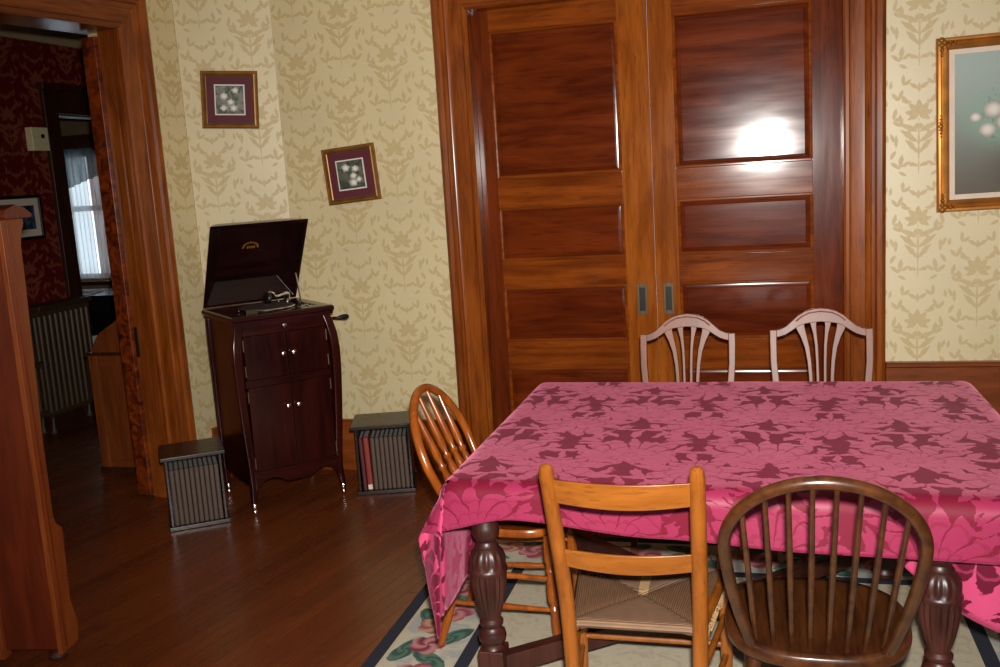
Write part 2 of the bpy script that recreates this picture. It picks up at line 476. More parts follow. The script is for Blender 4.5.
class MB:
    def __init__(s): s.v, s.f = [], []
    def add(s, vs, fs):
        o = len(s.v); s.v += [tuple(v) for v in vs]; s.f += [tuple(i+o for i in f) for f in fs]; return s
    def box(s, x0, x1, y0, y1, z0, z1):
        v = [(x0,y0,z0),(x1,y0,z0),(x1,y1,z0),(x0,y1,z0),(x0,y0,z1),(x1,y0,z1),(x1,y1,z1),(x0,y1,z1)]
        return s.add(v, [(0,3,2,1),(4,5,6,7),(0,1,5,4),(1,2,6,5),(2,3,7,6),(3,0,4,7)])
    def prism(s, poly, f0, f1):
        """poly: list of 2D points; f0, f1 map a 2D point to the two end faces."""
        n = len(poly)
        v = [f0(*p) for p in poly] + [f1(*p) for p in poly]
        f = [tuple(range(n))[::-1], tuple(range(n, 2*n))]
        f += [(i, (i+1) % n, n+(i+1) % n, n+i) for i in range(n)]
        return s.add(v, f)
    def lathe(s, prof, c=(0,0,0), seg=24, flute=None, axis=None):
        """prof: list of (r, z). flute(z) -> (depth, count). axis: direction other than +Z."""
        rotm = Vector((0,0,1)).rotation_difference(Vector(axis)).to_matrix() if axis is not None else None
        vs = []
        for r, z in prof:
            for k in range(seg):
                a = 2*PI*k/seg
                rr = r
                if flute:
                    dp, ct = flute(z)
                    if dp: rr = r*(1 - dp*(0.5 - 0.5*math.cos(ct*a)))
                p = Vector((rr*math.cos(a), rr*math.sin(a), z))
                if rotm: p = rotm @ p
                vs.append(p + Vector(c))
        n = len(prof)
        fs = []
        for i in range(n-1):
            for k in range(seg):
                a, b_ = i*seg+k, i*seg+(k+1) % seg
                fs.append((a, b_, b_+seg, a+seg))
        fs.append(tuple(range(seg))[::-1]); fs.append(tuple(range((n-1)*seg, n*seg)))
        return s.add(vs, fs)
    def tube(s, pts, rad, seg=12, closed=False, flat=1.0, up=None):
        pts = [Vector(p) for p in pts]; n = len(pts)
        if not isinstance(rad, (list, tuple)): rad = [rad]*n
        vs = []; ref = Vector(up) if up else None
        prev = None
        for i, p in enumerate(pts):
            if closed: t = pts[(i+1) % n] - pts[i-1]
            else: t = pts[min(i+1, n-1)] - pts[max(i-1, 0)]
            t.normalize()
            if ref is not None: a = (ref - t*ref.dot(t)).normalized()
            elif prev is None:
                h = Vector((0,0,1)) if abs(t.z) < 0.9 else Vector((0,1,0))
                a = (h - t*h.dot(t)).normalized()
            else: a = (prev - t*prev.dot(t)).normalized()
            prev = a
            b_ = t.cross(a)
            for k in range(seg):
                w = 2*PI*k/seg
                vs.append(p + a*(math.cos(w)*rad[i]*flat) + b_*(math.sin(w)*rad[i]))
        fs = []
        for i in range(n if closed else n-1):
            for k in range(seg):
                i2 = (i+1) % n
                fs.append((i*seg+k, i*seg+(k+1) % seg, i2*seg+(k+1) % seg, i2*seg+k))
        if not closed:
            fs.append(tuple(range(seg))[::-1]); fs.append(tuple(range((n-1)*seg, n*seg)))
        return s.add(vs, fs)
    def turned(s, p0, p1, prof, seg=14):
        """Turned rod from p0 to p1: prof = [(t 0..1, radius)]."""
        p0, p1 = Vector(p0), Vector(p1)
        return s.tube([p0.lerp(p1, t) for t, r in prof], [r for t, r in prof], seg)
    def bar(s, pts, w, d, side):
        """Rectangular bar along pts; w = width along 'side' (a vector or list), d = depth across."""
        pts = [Vector(p) for p in pts]; n = len(pts)
        W = w if isinstance(w, (list, tuple)) else [w]*n
        D = d if isinstance(d, (list, tuple)) else [d]*n
        vs = []
        for i, p in enumerate(pts):
            t = (pts[min(i+1, n-1)] - pts[max(i-1, 0)]).normalized()
            b_ = Vector(side); b_ = (b_ - t*b_.dot(t)).normalized()
            a = t.cross(b_)
            for sa, sb in ((-1,-1),(1,-1),(1,1),(-1,1)):
                vs.append(p + b_*(sa*W[i]/2) + a*(sb*D[i]/2))
        fs = [(0,1,2,3)[::-1], tuple(range(4*n-4, 4*n))]
        for i in range(n-1):
            for k in range(4):
                fs.append((i*4+k, i*4+(k+1) % 4, i*4+4+(k+1) % 4, i*4+4+k))
        return s.add(vs, fs)
    def grid(s, fn, nu, nv):
        vs = [fn(i/nu, j/nv) for i in range(nu+1) for j in range(nv+1)]
        fs = [(i*(nv+1)+j, (i+1)*(nv+1)+j, (i+1)*(nv+1)+j+1, i*(nv+1)+j+1) for i in range(nu) for j in range(nv)]
        return s.add(vs, fs)
    def build(s, name, mat, parent=None, bevel=0.0, loc=None, rot=None, smooth=35, segs=2):
        me = bpy.data.meshes.new(name)
        me.from_pydata(s.v, [], s.f)
        bm = bmesh.new(); bm.from_mesh(me)
        bmesh.ops.recalc_face_normals(bm, faces=bm.faces)
        bm.to_mesh(me); bm.free()
        if smooth:
            me.polygons.foreach_set('use_smooth', [True]*len(me.polygons))
            me.set_sharp_from_angle(angle=R(smooth))
        for mm in (mat if isinstance(mat, (list, tuple)) else [mat]): me.materials.append(mm)
        o = bpy.data.objects.new(name, me); COL.objects.link(o)
        if parent: o.parent = parent
        if loc: o.location = loc
        if rot: o.rotation_euler = rot
        if bevel:
            b = o.modifiers.new('bevel', 'BEVEL'); b.width = bevel; b.segments = segs; b.limit_method = 'ANGLE'; b.angle_limit = R(40); b.harden_normals = True
        return o

def thing(name, label, cat, loc=(0,0,0), rz=0.0, group=None, rot=None):
    o = bpy.data.objects.new(name, None); COL.objects.link(o)
    o.empty_display_size = 0.1
    o.location = loc; o.rotation_euler = rot if rot else (0, 0, rz)
    return tag(o, label, cat, group)
def tag(o, label, cat, group=None):
    o['label'] = label; o['category'] = cat
    if group: o['group'] = group
    return o
def struct(o): o['kind'] = 'structure'; return o
def copy_tree(o, parent=None):
    c = o.copy(); COL.objects.link(c)
    if parent: c.parent = parent
    for ch in list(o.children): copy_tree(ch, c)
    return c
def arc(cx, cy, r, a0, a1, n, ry=None):
    ry = r if ry is None else ry
    return [(cx + r*math.cos(a0+(a1-a0)*i/n), cy + ry*math.sin(a0+(a1-a0)*i/n)) for i in range(n+1)]

# ------------------------------------------------------------------ the room
D = 5.048
H_CEIL = 3.0
def wall(name, p, ang, L, mat, holes=(), t=0.12, z1=H_CEIL, s0=0.0):
    """Wall standing on the line from p along ang; its room face is local y = 0 and its thickness is behind (+y)."""
    mb = MB(); x = s0
    for (a, b_, zt, zb) in holes:
        if a > x: mb.box(x, a, 0, t, 0, z1)
        if zt < z1: mb.box(a, b_, 0, t, zt, z1)
        if zb > 0: mb.box(a, b_, 0, t, 0, zb)
        x = b_
    if x < L: mb.box(x, L, 0, t, 0, z1)
    return struct(mb.build(name, mat, loc=(p[0], p[1], 0), rot=(0, 0, ang), smooth=0))

struct(MB().box(-9.0, 3.2, -1.6, 9.4, -0.10, 0.0).build('floor', M['floor'], smooth=0))
struct(MB().box(-3.6, 3.2, -1.6, 5.3, H_CEIL, H_CEIL+0.1).build('ceiling', M['plaster'], smooth=0))
struct(MB().box(-9.0, -3.15, 1.2, 9.4, 2.84+0.25, 2.84+0.35).build('ceiling_hall', M['plaster'], smooth=0))

CX0 = Vector((-2.592, D))                    # corner between the back wall and the angled wall
CX1 = Vector((-3.085, 4.880))                # corner between the angled wall and the left wall
OPX0, OPX1, OPZ = -1.465, 0.382, 2.494       # pocket-door opening
wall('wall_back', CX0, 0, 3.0-CX0.x, M['paper_gold'], [(OPX0-0.022-CX0.x, OPX1+0.022-CX0.x, OPZ+0.022, 0)], 0.16)
_a = math.atan2(CX0.y-CX1.y, CX0.x-CX1.x)
wall('wall_angled', CX1, _a, (CX0-CX1).length, M['paper_gold'], (), 0.1)
# left wall: turned 10 degrees from the room's long axis; it runs towards the back from the near end
T10 = Vector((math.sin(R(10)), math.cos(R(10))))
N10 = Vector((T10.y, -T10.x))
JB = Vector((-3.161, 4.457))                 # far jamb arris of the hall doorway
DW = 1.75                                    # width of the hall doorway
L0 = JB - T10*5.6
wall('wall_left', L0, R(80), (CX1-L0).length, M['paper_gold'], [(5.6-DW-0.022, 5.624, 2.522, 0)], 0.22)
struct(MB().box(3.0, 3.12, -1.6, D, 0, H_CEIL).build('wall_right', M['paper_gold'], smooth=0))
_wf = MB().box(-4.2, -0.6, -1.62, -1.5, 0, H_CEIL).box(2.3, 3.12, -1.62, -1.5, 0, H_CEIL)
_wf.box(-0.6, 2.3, -1.62, -1.5, 0, 0.6).box(-0.6, 2.3, -1.62, -1.5, 2.6, H_CEIL)
struct(_wf.build('wall_front', M['paper_gold'], smooth=0))
# unseen window added behind the camera, sized to let in fill daylight
w_ = MB().box(-0.6, 2.3, -1.58, -1.54, 0.6, 0.66).box(-0.6, 2.3, -1.58, -1.54, 2.54, 2.6).box(-0.6, 2.3, -1.58, -1.54, 1.57, 1.63)
for x0 in (-0.6, 0.82, 2.24): w_.box(x0, x0+0.06, -1.58, -1.54, 0.66, 2.54)
struct(w_.build('added_window', M['casing'], smooth=0))

# baseboards and panelling
def board_profile(h, t):
    return [(0,0),(-t,0),(-t,h*0.60),(-t*0.85,h*0.63),(-t*0.85,h*0.80),(-t*0.6,h*0.84),(-t*0.5,h*0.94),(-t*0.9,h*0.96),(-t*0.9,h),(0,h)]
def run_board(name, p, q, h, t=0.026):
    p, q = Vector(p), Vector(q); L = (q-p).length
    mb = MB().prism(board_profile(h, t), lambda y, z: (0, y, z), lambda y, z: (L, y, z))
    return struct(mb.build(name, M['baseboard'], loc=(p.x, p.y, 0), rot=(0, 0, math.atan2((q-p).y, (q-p).x))))
run_board('baseboard_back', CX0, (OPX0-0.19, D), 0.30)
run_board('baseboard_angled', CX1, CX0, 0.30)
run_board('baseboard_left', JB+T10*0.36, CX1, 0.30)
wr = MB().box(0, 3.0-0.575, -0.030, 0, 0.0, 0.449).box(0, 3.0-0.575, -0.034, 0, 0.450, 0.585)
wr.prism([(0,0.585),(-0.034,0.585),(-0.044,0.592),(-0.044,0.604),(-0.036,0.612),(0,0.612)], lambda y, z: (0,y,z), lambda y, z: (3.0-0.575,y,z))
wr.box(0, 3.0-0.575, -0.04, 0, 0, 0.12)
struct(wr.build('trim_3', M['baseboard'], loc=(0.575, D, 0)))

# door casings: one moulded profile, mitred at the corners
PROF = [(0.0, 0.0), (0.0, 0.020), (0.010, 0.028), (0.024, 0.028), (0.030, 0.020), (0.040, 0.018), (0.095, 0.020), (0.105, 0.030), (0.118, 0.034), (0.128, 0.026), (0.140, 0.026), (0.150, 0.040), (0.172, 0.044), (0.184, 0.036), (0.190, 0.030), (0.190, 0.0)]
def casing(name, p, ang, a, b_, zt, w=1.0, cap=True):
    """Casing round an opening from local x = a to b_ and height zt; wall face is y = 0, the moulding projects to -y."""
    P = [(u*w, d) for u, d in PROF]
    root = struct(bpy.data.objects.new(name, None)); COL.objects.link(root)
    root.location = (p[0], p[1], 0); root.rotation_euler = (0, 0, ang)
    W = P[-1][0]
    MB().prism(P, lambda u, d: (a-u, -d, 0), lambda u, d: (a-u, -d, zt+u)).build('side_casing', M['casing'], root)
    MB().prism(P, lambda u, d: (b_+u, -d, 0), lambda u, d: (b_+u, -d, zt+u)).build('side_casing', M['casing'], root)
    MB().prism(P, lambda u, d: (a-u, -d, zt+u), lambda u, d: (b_+u, -d, zt+u)).build('head_casing', M['casing_h'], root)
    if cap:
        c = [(0, zt+W-0.005), (-0.045, zt+W-0.005), (-0.060, zt+W+0.008), (-0.066, zt+W+0.022), (-0.066, zt+W+0.034), (0, zt+W+0.034)]
        MB().prism(c, lambda y, z: (a-W-0.022, y, z), lambda y, z: (b_+W+0.022, y, z)).build('cap_moulding', M['casing_h'], root)
    return root
casing('trim_1', (0, D), 0, OPX0, OPX1, OPZ)
casing('trim_2', L0, R(80), 5.6-DW, 5.6, 2.494, 1.08)
# jambs
jb = MB().box(OPX0-0.02, OPX0, D-0.002, D+0.058, 0, OPZ).box(OPX1, OPX1+0.02, D-0.002, D+0.058, 0, OPZ).box(OPX0-0.02, OPX1+0.02, D-0.002, D+0.058, OPZ, OPZ+0.02)
struct(jb.build('trim_4', M['casing'], smooth=0))
hj = MB()
hj.box(5.6, 5.622, -0.004, 0.128, 0, 2.494).box(5.6-DW-0.02, 5.6-DW, -0.004, 0.224, 0, 2.494).box(5.6-DW-0.02, 5.622, -0.004, 0.224, 2.494, 2.52)
hj.box(5.592, 5.60, 0.0, 0.012, 0, 2.494).box(5.594, 5.6, 0.05, 0.062, 0, 2.494)
struct(hj.build('trim_5', M['casing'], loc=(L0.x, L0.y, 0), rot=(0, 0, R(80))))
# sliding door edge standing in the jamb pocket, with its latch plate
pd = struct(bpy.data.objects.new('door_3', None)); COL.objects.link(pd)
pd.location = (L0.x, L0.y, 0); pd.rotation_euler = (0, 0, R(80))
MB().box(5.575, 5.61, 0.130, 0.222, 0.012, 2.47).build('door_edge', M['burl'], pd, 0.004)
MB().box(5.594, 5.60, 0.104, 0.126, 0.79, 0.955).build('latch_plate', M['iron'], pd, 0.002)

# sliding double doors
DY = D + 0.065
def door_leaf(name, xa, xb, pa, pb, pull_x):
    root = struct(bpy.data.objects.new(name, None)); COL.objects.link(root)
    root.location = (xa, DY, 0)
    w = xb-xa; pa -= xa; pb -= xa
    th = 0.045
    MB().box(0, pa, 0, th, 0.01, OPZ+0.03).build('stile', M['stile_red' if xa < -1 else 'stile'], root, smooth=0)
    MB().box(pb, w, 0, th, 0.01, OPZ+0.03).build('stile', M['stile' if xa < -1 else 'stile_red'], root, smooth=0)
    rails = [(0.01, 0.25), (0.579, 0.727), (1.029, 1.173), (1.460, 1.618), (2.385, OPZ+0.03)]
    for z0, z1 in rails:
        MB().box(pa, pb, 0.0005, th, z0, z1).build('rail', M['rail'], root, 0.002)
    for (z0, z1) in [(0.25, 0.579), (0.727, 1.029), (1.173, 1.460), (1.618, 2.385)]:
        mb = MB()
        # raised field with bevelled margins
        rings = [(0.0, 0.016), (0.008, 0.016), (0.034, 0.009), (0.036, 0.007)]
        vs = []; fs = []
        for i, (ins, y) in enumerate(rings):
            vs += [(pa+ins, y, z0+ins), (pb-ins, y, z0+ins), (pb-ins, y, z1-ins), (pa+ins, y, z1-ins)]
            if i: fs += [(4*i-4+k, 4*i-4+(k+1) % 4, 4*i+(k+1) % 4, 4*i+k) for k in range(4)]
        fs.append(tuple(range(len(vs)-4, len(vs))))
        mb.add(vs, fs)
        pn = mb.build('panel', M['panel'], root, smooth=20)
        # sticking: a half-round bead round the panel
        bd = MB()
        q = 0.006
        bd.tube([(pa+q, 0.008, z0+q), (pb-q, 0.008, z0+q)], 0.011, 10).tube([(pa+q, 0.008, z1-q), (pb-q, 0.008, z1-q)], 0.011, 10)
        bd.tube([(pa+q, 0.008, z0+q), (pa+q, 0.008, z1-q)], 0.011, 10).tube([(pb-q, 0.008, z0+q), (pb-q, 0.008, z1-q)], 0.011, 10)
        bd.build('bead', M['rail'], pn)
    px = pull_x - xa
    pu = MB()
    z0, z1, hw = 0.862, 1.030, 0.026
    pu.box(px-hw, px-hw+0.011, -0.003, 0.004, z0, z1).box(px+hw-0.011, px+hw, -0.003, 0.004, z0, z1)
    pu.box(px-hw+0.011, px+hw-0.011, -0.003, 0.004, z0, z0+0.022).box(px-hw+0.011, px+hw-0.011, -0.003, 0.004, z1-0.022, z1)
    h = pu.build('recessed_pull', M['brass_dark'], root, 0.001)
    MB().box(px-hw+0.011, px+hw-0.011, -0.0005, 0.004, z0+0.022, z1-0.022).build('pull_cup', M['iron'], h)
    return root
door_leaf('door_1', OPX0-0.02, -0.548, -1.378, -0.702, -0.622)
door_leaf('door_2', -0.546, OPX1+0.02, -0.424, 0.243, -0.484)

# ------------------------------------------------------------------ the hall and the room beyond it
XH = -5.15
hw = MB()       # local x runs along +Y world: wall faces +X
wall('wall_hall', (XH, 2.0), R(90), 6.6, M['paper_red'], [(6.40-2.0, 7.25-2.0, 2.30, 0)], 0.14, 3.09)
struct(MB().box(XH-0.14, -3.3, 8.6, 8.72, 0, 3.09).build('wall_hall_end', M['paper_red'], smooth=0))
struct(MB().box(-9.0, XH, 2.0, 2.12, 0, 3.09).box(XH, -4.0, 1.9, 2.02, 0, 3.09).build('wall_hall_near', M['paper_red'], smooth=0))
struct(MB().box(-3.38, -3.26, 4.72, 8.72, 0, 3.09).build('wall_hall_side', M['paper_red'], smooth=0))
# picture rail / cornice of the hall wall
pr = MB().prism([(0,2.815),(0.02,2.815),(0.05,2.86),(0.10,2.92),(0.12,3.09),(0,3.09)], lambda d, z: (XH+d, 2.0, z), lambda d, z: (XH+d, 8.6, z))
struct(pr.build('trim_6', plain('cream_cornice', srgb(176, 150, 112), 0.6)))
bbh = MB().prism(board_profile(0.22, 0.025), lambda y, z: (XH-y, 2.0, z), lambda y, z: (XH-y, 6.24, z))
struct(bbh.build('baseboard_hall', M['dark_trim']))
# dark casing of the far doorway
fc = MB().box(XH, XH+0.035, 6.255, 6.40, 0, 2.30).box(XH, XH+0.035, 7.25, 7.38, 0, 2.30).box(XH, XH+0.035, 6.255, 7.38, 2.30, 2.47).box(XH, XH+0.06, 6.235, 7.40, 2.47, 2.52)
fc.box(XH-0.14, XH-0.001, 6.402, 6.412, 0, 2.30).box(XH-0.14, XH-0.001, 7.238, 7.248, 0, 2.30).box(XH-0.14, XH-0.001, 6.402, 7.248, 2.288, 2.298)
struct(fc.build('trim_7', M['dark_trim'], bevel=0.004))
# far room shell, window wall at YW
YW = 8.4
WX0, WX1, WZ0, WZ1 = -6.79, -6.05, 0.85, 2.12
fr = MB().box(-9.0, WX0, YW, YW+0.12, 0, 3.09).box(WX1, XH-0.14, YW, YW+0.12, 0, 3.09).box(WX0, WX1, YW, YW+0.12, WZ1, 3.09).box(WX0, WX1, YW, YW+0.12, 0, WZ0)
struct(fr.build('wall_far', M['drab'], smooth=0))
struct(MB().box(-9.0, -8.9, 2.0, 8.5, 0, 3.09).build('wall_far_side', M['drab'], smooth=0))
wn = struct(bpy.data.objects.new('window_1', None)); COL.objects.link(wn)
wf = MB().box(WX0-0.10, WX0, YW-0.03, YW+0.02, WZ0-0.05, WZ1+0.02).box(WX1, WX1+0.1, YW-0.03, YW+0.02, WZ0-0.05, WZ1+0.02)
wf.box(WX0-0.12, WX1+0.12, YW-0.035, YW+0.02, WZ1, WZ1+0.16).box(WX0-0.12, WX1+0.12, YW-0.07, YW+0.02, WZ0-0.06, WZ0-0.02)
wf.build('window_frame', M['dark_trim'], wn, 0.004)
ws = MB().box(WX0, WX0+0.04, YW+0.02, YW+0.06, WZ0, WZ1).box(WX1-0.04, WX1, YW+0.02, YW+0.06, WZ0, WZ1).box(WX0, WX1, YW+0.02, YW+0.06, 1.53, 1.585).box(WX0, WX1, YW+0.02, YW+0.06, WZ0, WZ0+0.05).box(WX0, WX1, YW+0.02, YW+0.06, WZ1-0.05, WZ1)
ws.build('sash', M['white_mat'], wn, 0.003)
MB().box(WX0+0.03, WX1-0.03, YW+0.036, YW+0.042, WZ0+0.03, WZ1-0.03).build('pane', M['glass'], wn, smooth=0)

def folds(x0, x1, z0f, z1, y, amp, n, nu=80, nv=14):
    def fn(a, b_):
        x = x0 + (x1-x0)*a
        z0 = z0f(a) if callable(z0f) else z0f
        return (x, y + amp*math.sin(2*PI*n*a + 1.1*math.sin(5*a)), z0 + (z1-z0)*b_)
    return MB().grid(fn, nu, nv)
tag(folds(-6.80, -6.40, 0.87, 2.10, YW-0.10, 0.018, 9).build('sheer_curtain', M['sheer'], smooth=180), 'sheer white curtain over the bright window of the far room', 'curtain')
tag(folds(-6.84, -6.05, lambda a: 1.67 + 0.26*max(0, a-0.06)**0.75, 2.14, YW-0.145, 0.02, 11).build('swag_valance', M['valance'], smooth=180), 'blue grey swag valance across the top of the far window', 'curtain')
tag(folds(-6.40, -6.10, 0.87, 2.12, YW-0.085, 0.02, 3).build('side_drape', M['drape'], smooth=180), 'pale pinkish drape hanging at the side of the far window', 'curtain')

# ------------------------------------------------------------------ builders for the furniture
def make_picture(name, label, cat, centre, facing, tilt, w, h, fw, mat, kind, style):
    """facing = angle of the wall's x axis; the picture is built in local x (along the wall), z (up), y < 0 towards the room."""
    rootm = Matrix.Translation(centre) @ rotz(facing) @ Matrix.Rotation(tilt, 4, 'Y')
    t = thing(name, label, cat)
    t.matrix_world = rootm
    prof = {'ornate': [(0,0),(0,0.014),(0.3,0.022),(0.45,0.018),(0.7,0.020),(0.85,0.012),(1.0,0.010),(1.0,0)],
            'deep': [(0,0),(0,0.022),(0.12,0.034),(0.28,0.036),(0.42,0.022),(0.6,0.026),(0.75,0.030),(0.9,0.018),(1.0,0.014),(1.0,0)],
            'flat': [(0,0),(0,0.018),(0.2,0.022),(0.8,0.020),(1.0,0.012),(1.0,0)]}[style]
    P = [(u*fw, d) for u, d in prof]
    X_, Z_ = w/2, h/2
    corners = [(-1,-1),(1,-1),(1,1),(-1,1)]
    fr = MB(); vs = []; n = len(P)
    for cx, cz in corners:
        for u, d in P: vs.append((cx*(X_-u), -d, cz*(Z_-u)))
    fs = []
    for k in range(4):
        k2 = (k+1) % 4
        for i in range(n):
            fs.append((k*n+i, k*n+(i+1) % n, k2*n+(i+1) % n, k2*n+i))
    fr.add(vs, fs)
    f = fr.build('frame', mat, t, smooth=20)
    if style == 'ornate':
        bd = MB()                                  # beaded outer edge
        nb = 26
        for k in range(4):
            (ax, az), (bx, bz) = corners[k], corners[(k+1) % 4]
            for i in range(nb):
                q = i/nb
                bd.lathe([(0.001,-0.005),(0.0045,-0.002),(0.005,0.001),(0.002,0.004)], ((ax+(bx-ax)*q)*(X_-fw*0.32), -0.021, (az+(bz-az)*q)*(Z_-fw*0.32)), 6, axis=(0,-1,0))
        bd.build('beading', M['gilt'], f)
        for cx, cz in ((0,0),):
            MB().box(-X_+fw*0.9, X_-fw*0.9, -0.008, -0.004, -Z_+fw*0.9, Z_-fw*0.9).build('mat_board', M['maroon'], t)
        iw = 0.083
        MB().box(-iw, iw, -0.0105, -0.008, -iw, iw).build('white_border', M['white_mat'], t)
        MB().box(-iw+0.007, iw-0.007, -0.0125, -0.0105, -iw+0.007, iw-0.007).build('photograph', photo_material(kind+'_print', kind), t)
    elif style == 'deep':
        for cx, cz in corners:                     # carved corner leaves
            c = MB()
            for s_ in (0, 1):
                for i in range(4):
                    q = 0.012 + i*0.022
                    ox, oz = ((q, 0.022) if s_ else (0.022, q))
                    rr = 0.016 - i*0.0022
                    c.lathe([(0.002, -0.012), (rr, -0.004), (rr*0.8, 0.004), (0.002, 0.010)], (cx*(X_-ox), -0.034, cz*(Z_-oz)), 10, axis=(0,-1,0))
            c.build('corner_ornament', M['gilt'], f)
        for (ox, oz) in ((-1, 0), (1, 0), (0, 1), (0, -1)):
            c = MB()
            for i in range(-3, 4):
                rr = 0.012 - abs(i)*0.0022
                c.lathe([(0.002, -0.01), (rr, -0.002), (rr*0.7, 0.005), (0.001, 0.008)], ((ox*(X_-0.016) if ox else i*0.016), -0.034, (oz*(Z_-0.016) if oz else i*0.016)), 8, axis=(0,-1,0))
            c.build('centre_ornament', M['gilt'], f)
        lw = 0.026
        ln = MB(); a, b_ = X_-fw*0.95, Z_-fw*0.95
        for (x0, x1, z0, z1) in ((-a, -a+lw, -b_, b_), (a-lw, a, -b_, b_), (-a+lw, a-lw, -b_, -b_+lw), (-a+lw, a-lw, b_-lw, b_)):
            ln.box(x0, x1, -0.014, -0.004, z0, z1)
        ln.build('linen_liner', M['linen'], t)
        MB().box(-a+lw*0.9, a-lw*0.9, -0.008, -0.003, -b_+lw*0.9, b_-lw*0.9).build('canvas', photo_material('floral_oil_painting', 'painting'), t)
    else:
        MB().box(-X_+fw*0.9, X_-fw*0.9, -0.008, -0.003, -Z_+fw*0.9, Z_-fw*0.9).build('mat_board', M['linen'], t)
        MB().box(-X_+fw+0.06, X_-fw-0.05, -0.010, -0.008, -Z_+fw+0.05, Z_-fw-0.05).build('print', photo_material('hall_print', 'hall'), t)
    return t

make_picture('framed_photograph', 'small gilt framed flower photograph with maroon mat on the angled corner wall above the phonograph', 'picture',
             (-2.842, 4.962, 2.143), _a, R(3.5), 0.31, 0.312, 0.030, M['gilt_dark'], 'flowers_a', 'ornate')
make_picture('framed_photograph', 'small tilted gilt framed flower photograph with maroon mat nearest the double doors', 'picture',
             (-2.190, D-0.002, 1.694), 0, R(-4.0), 0.313, 0.308, 0.030, M['gilt_dark'], 'flowers_b', 'ornate')
make_picture('oil_painting', 'large gold framed oil painting of white flowers on a green grey ground', 'painting',
             (0.795+0.335, D-0.002, 1.742), 0, R(-0.8), 0.67, 0.802, 0.056, M['gilt'], 'painting', 'deep')
make_picture('framed_picture', 'dark framed picture with cream mat on the red hall wall', 'picture',
             (XH+0.002, 5.885, 1.545), R(90), 0, 0.43, 0.32, 0.024, M['black'], 'hall', 'flat')
t = thing('thermostat_box', 'small ivory box on the red hall wall above the hall picture', 'thermostat', (XH, 6.14, 2.105), R(90))
MB().box(-0.085, 0.085, -0.06, 0, -0.085, 0.085).build('cover', M['ivory'], t, 0.006)
MB().lathe([(0.001, 0), (0.016, 0), (0.016, 0.006), (0.001, 0.008)], (0.02, -0.06, 0.02), 16, axis=(0,-1,0)).build('dial', M['iron'], t)

# radiator: a row of bulbous columns
t = thing('radiator', 'bronze painted column radiator against the red hall wall', 'radiator', (XH+0.14, 5.70, 0), R(90))
nsec, pitch = 10, 0.056
sec = None
for i in range(nsec):
    mb = MB()
    for yy in (-0.045, 0.045):
        mb.tube([(0, yy, 0.12), (0, yy, 0.16), (0, yy, 0.5), (0, yy, 0.84), (0, yy, 0.89)], [0.012, 0.019, 0.017, 0.019, 0.012], 10)
    mb.tube([(0, -0.062, 0.14), (0, 0.062, 0.14)], 0.022, 10).tube([(0, -0.062, 0.865), (0, 0.062, 0.865)], 0.022, 10)
    mb.tube([(0, -0.055, 0.5), (0, 0.055, 0.5)], 0.010, 8)
    o = mb.build('section', M['radiator'], t)
    o.location = (0.02 + i*pitch, 0, 0)
for y0 in (0.02, 0.02+(nsec-1)*pitch):
    MB().lathe([(0.030, 0), (0.026, 0.02), (0.015, 0.05), (0.018, 0.12)], (y0, -0.045, 0), 10).lathe([(0.030, 0), (0.026, 0.02), (0.015, 0.05), (0.018, 0.12)], (y0, 0.045, 0), 10).build('foot', M['radiator_dark'], t)
MB().box(-0.01, nsec*pitch, -0.085, 0.085, 0.888, 0.925).build('top_cover', M['radiator_dark'], t, 0.006)
MB().box(0.0, nsec*pitch-0.01, -0.03, 0.03, 0.48, 0.52).build('tie_bar', M['radiator_dark'], t, 0.003)

# hall bench end: panelled side with a scrolled arm
t = thing('hall_bench', 'brown panelled bench end with scrolled arm behind the hall doorway', 'bench', (-3.92, 4.873, 0))
bw = 0.545
MB().box(0, 0.06, 0, 0.40, 0.0, 0.725).box(bw-0.05, bw, 0, 0.40, 0, 0.725).box(0.06, bw-0.05, 0.001, 0.40, 0, 0.07).box(0.06, bw-0.05, 0.001, 0.40, 0.655, 0.725).build('side_frame', M['bench'], t, 0.003)
MB().box(0.06, bw-0.05, 0.012, 0.39, 0.07, 0.655).build('side_panel', M['bench'], t)
MB().box(-0.012, bw, -0.012, 0.41, 0.725, 0.742).build('seat_edge', M['dark_trim'], t, 0.004)
sc_ = [(0.03, 0.742), (0.036, 0.765), (0.052, 0.80), (0.075, 0.835), (0.105, 0.865), (0.15, 0.892), (0.20, 0.918), (0.235, 0.945), (0.255, 0.975), (0.275, 1.02), (0.30, 1.06), (bw, 1.09), (bw, 0.742)]
MB().prism(sc_, lambda x, z: (x, 0.0, z), lambda x, z: (x, 0.05, z)).build('scrolled_arm', M['bench'], t, 0.004)
MB().box(-0.008, bw, -0.008, 0.40, 0.0, 0.035).build('plinth', M['dark_trim'], t, 0.003)

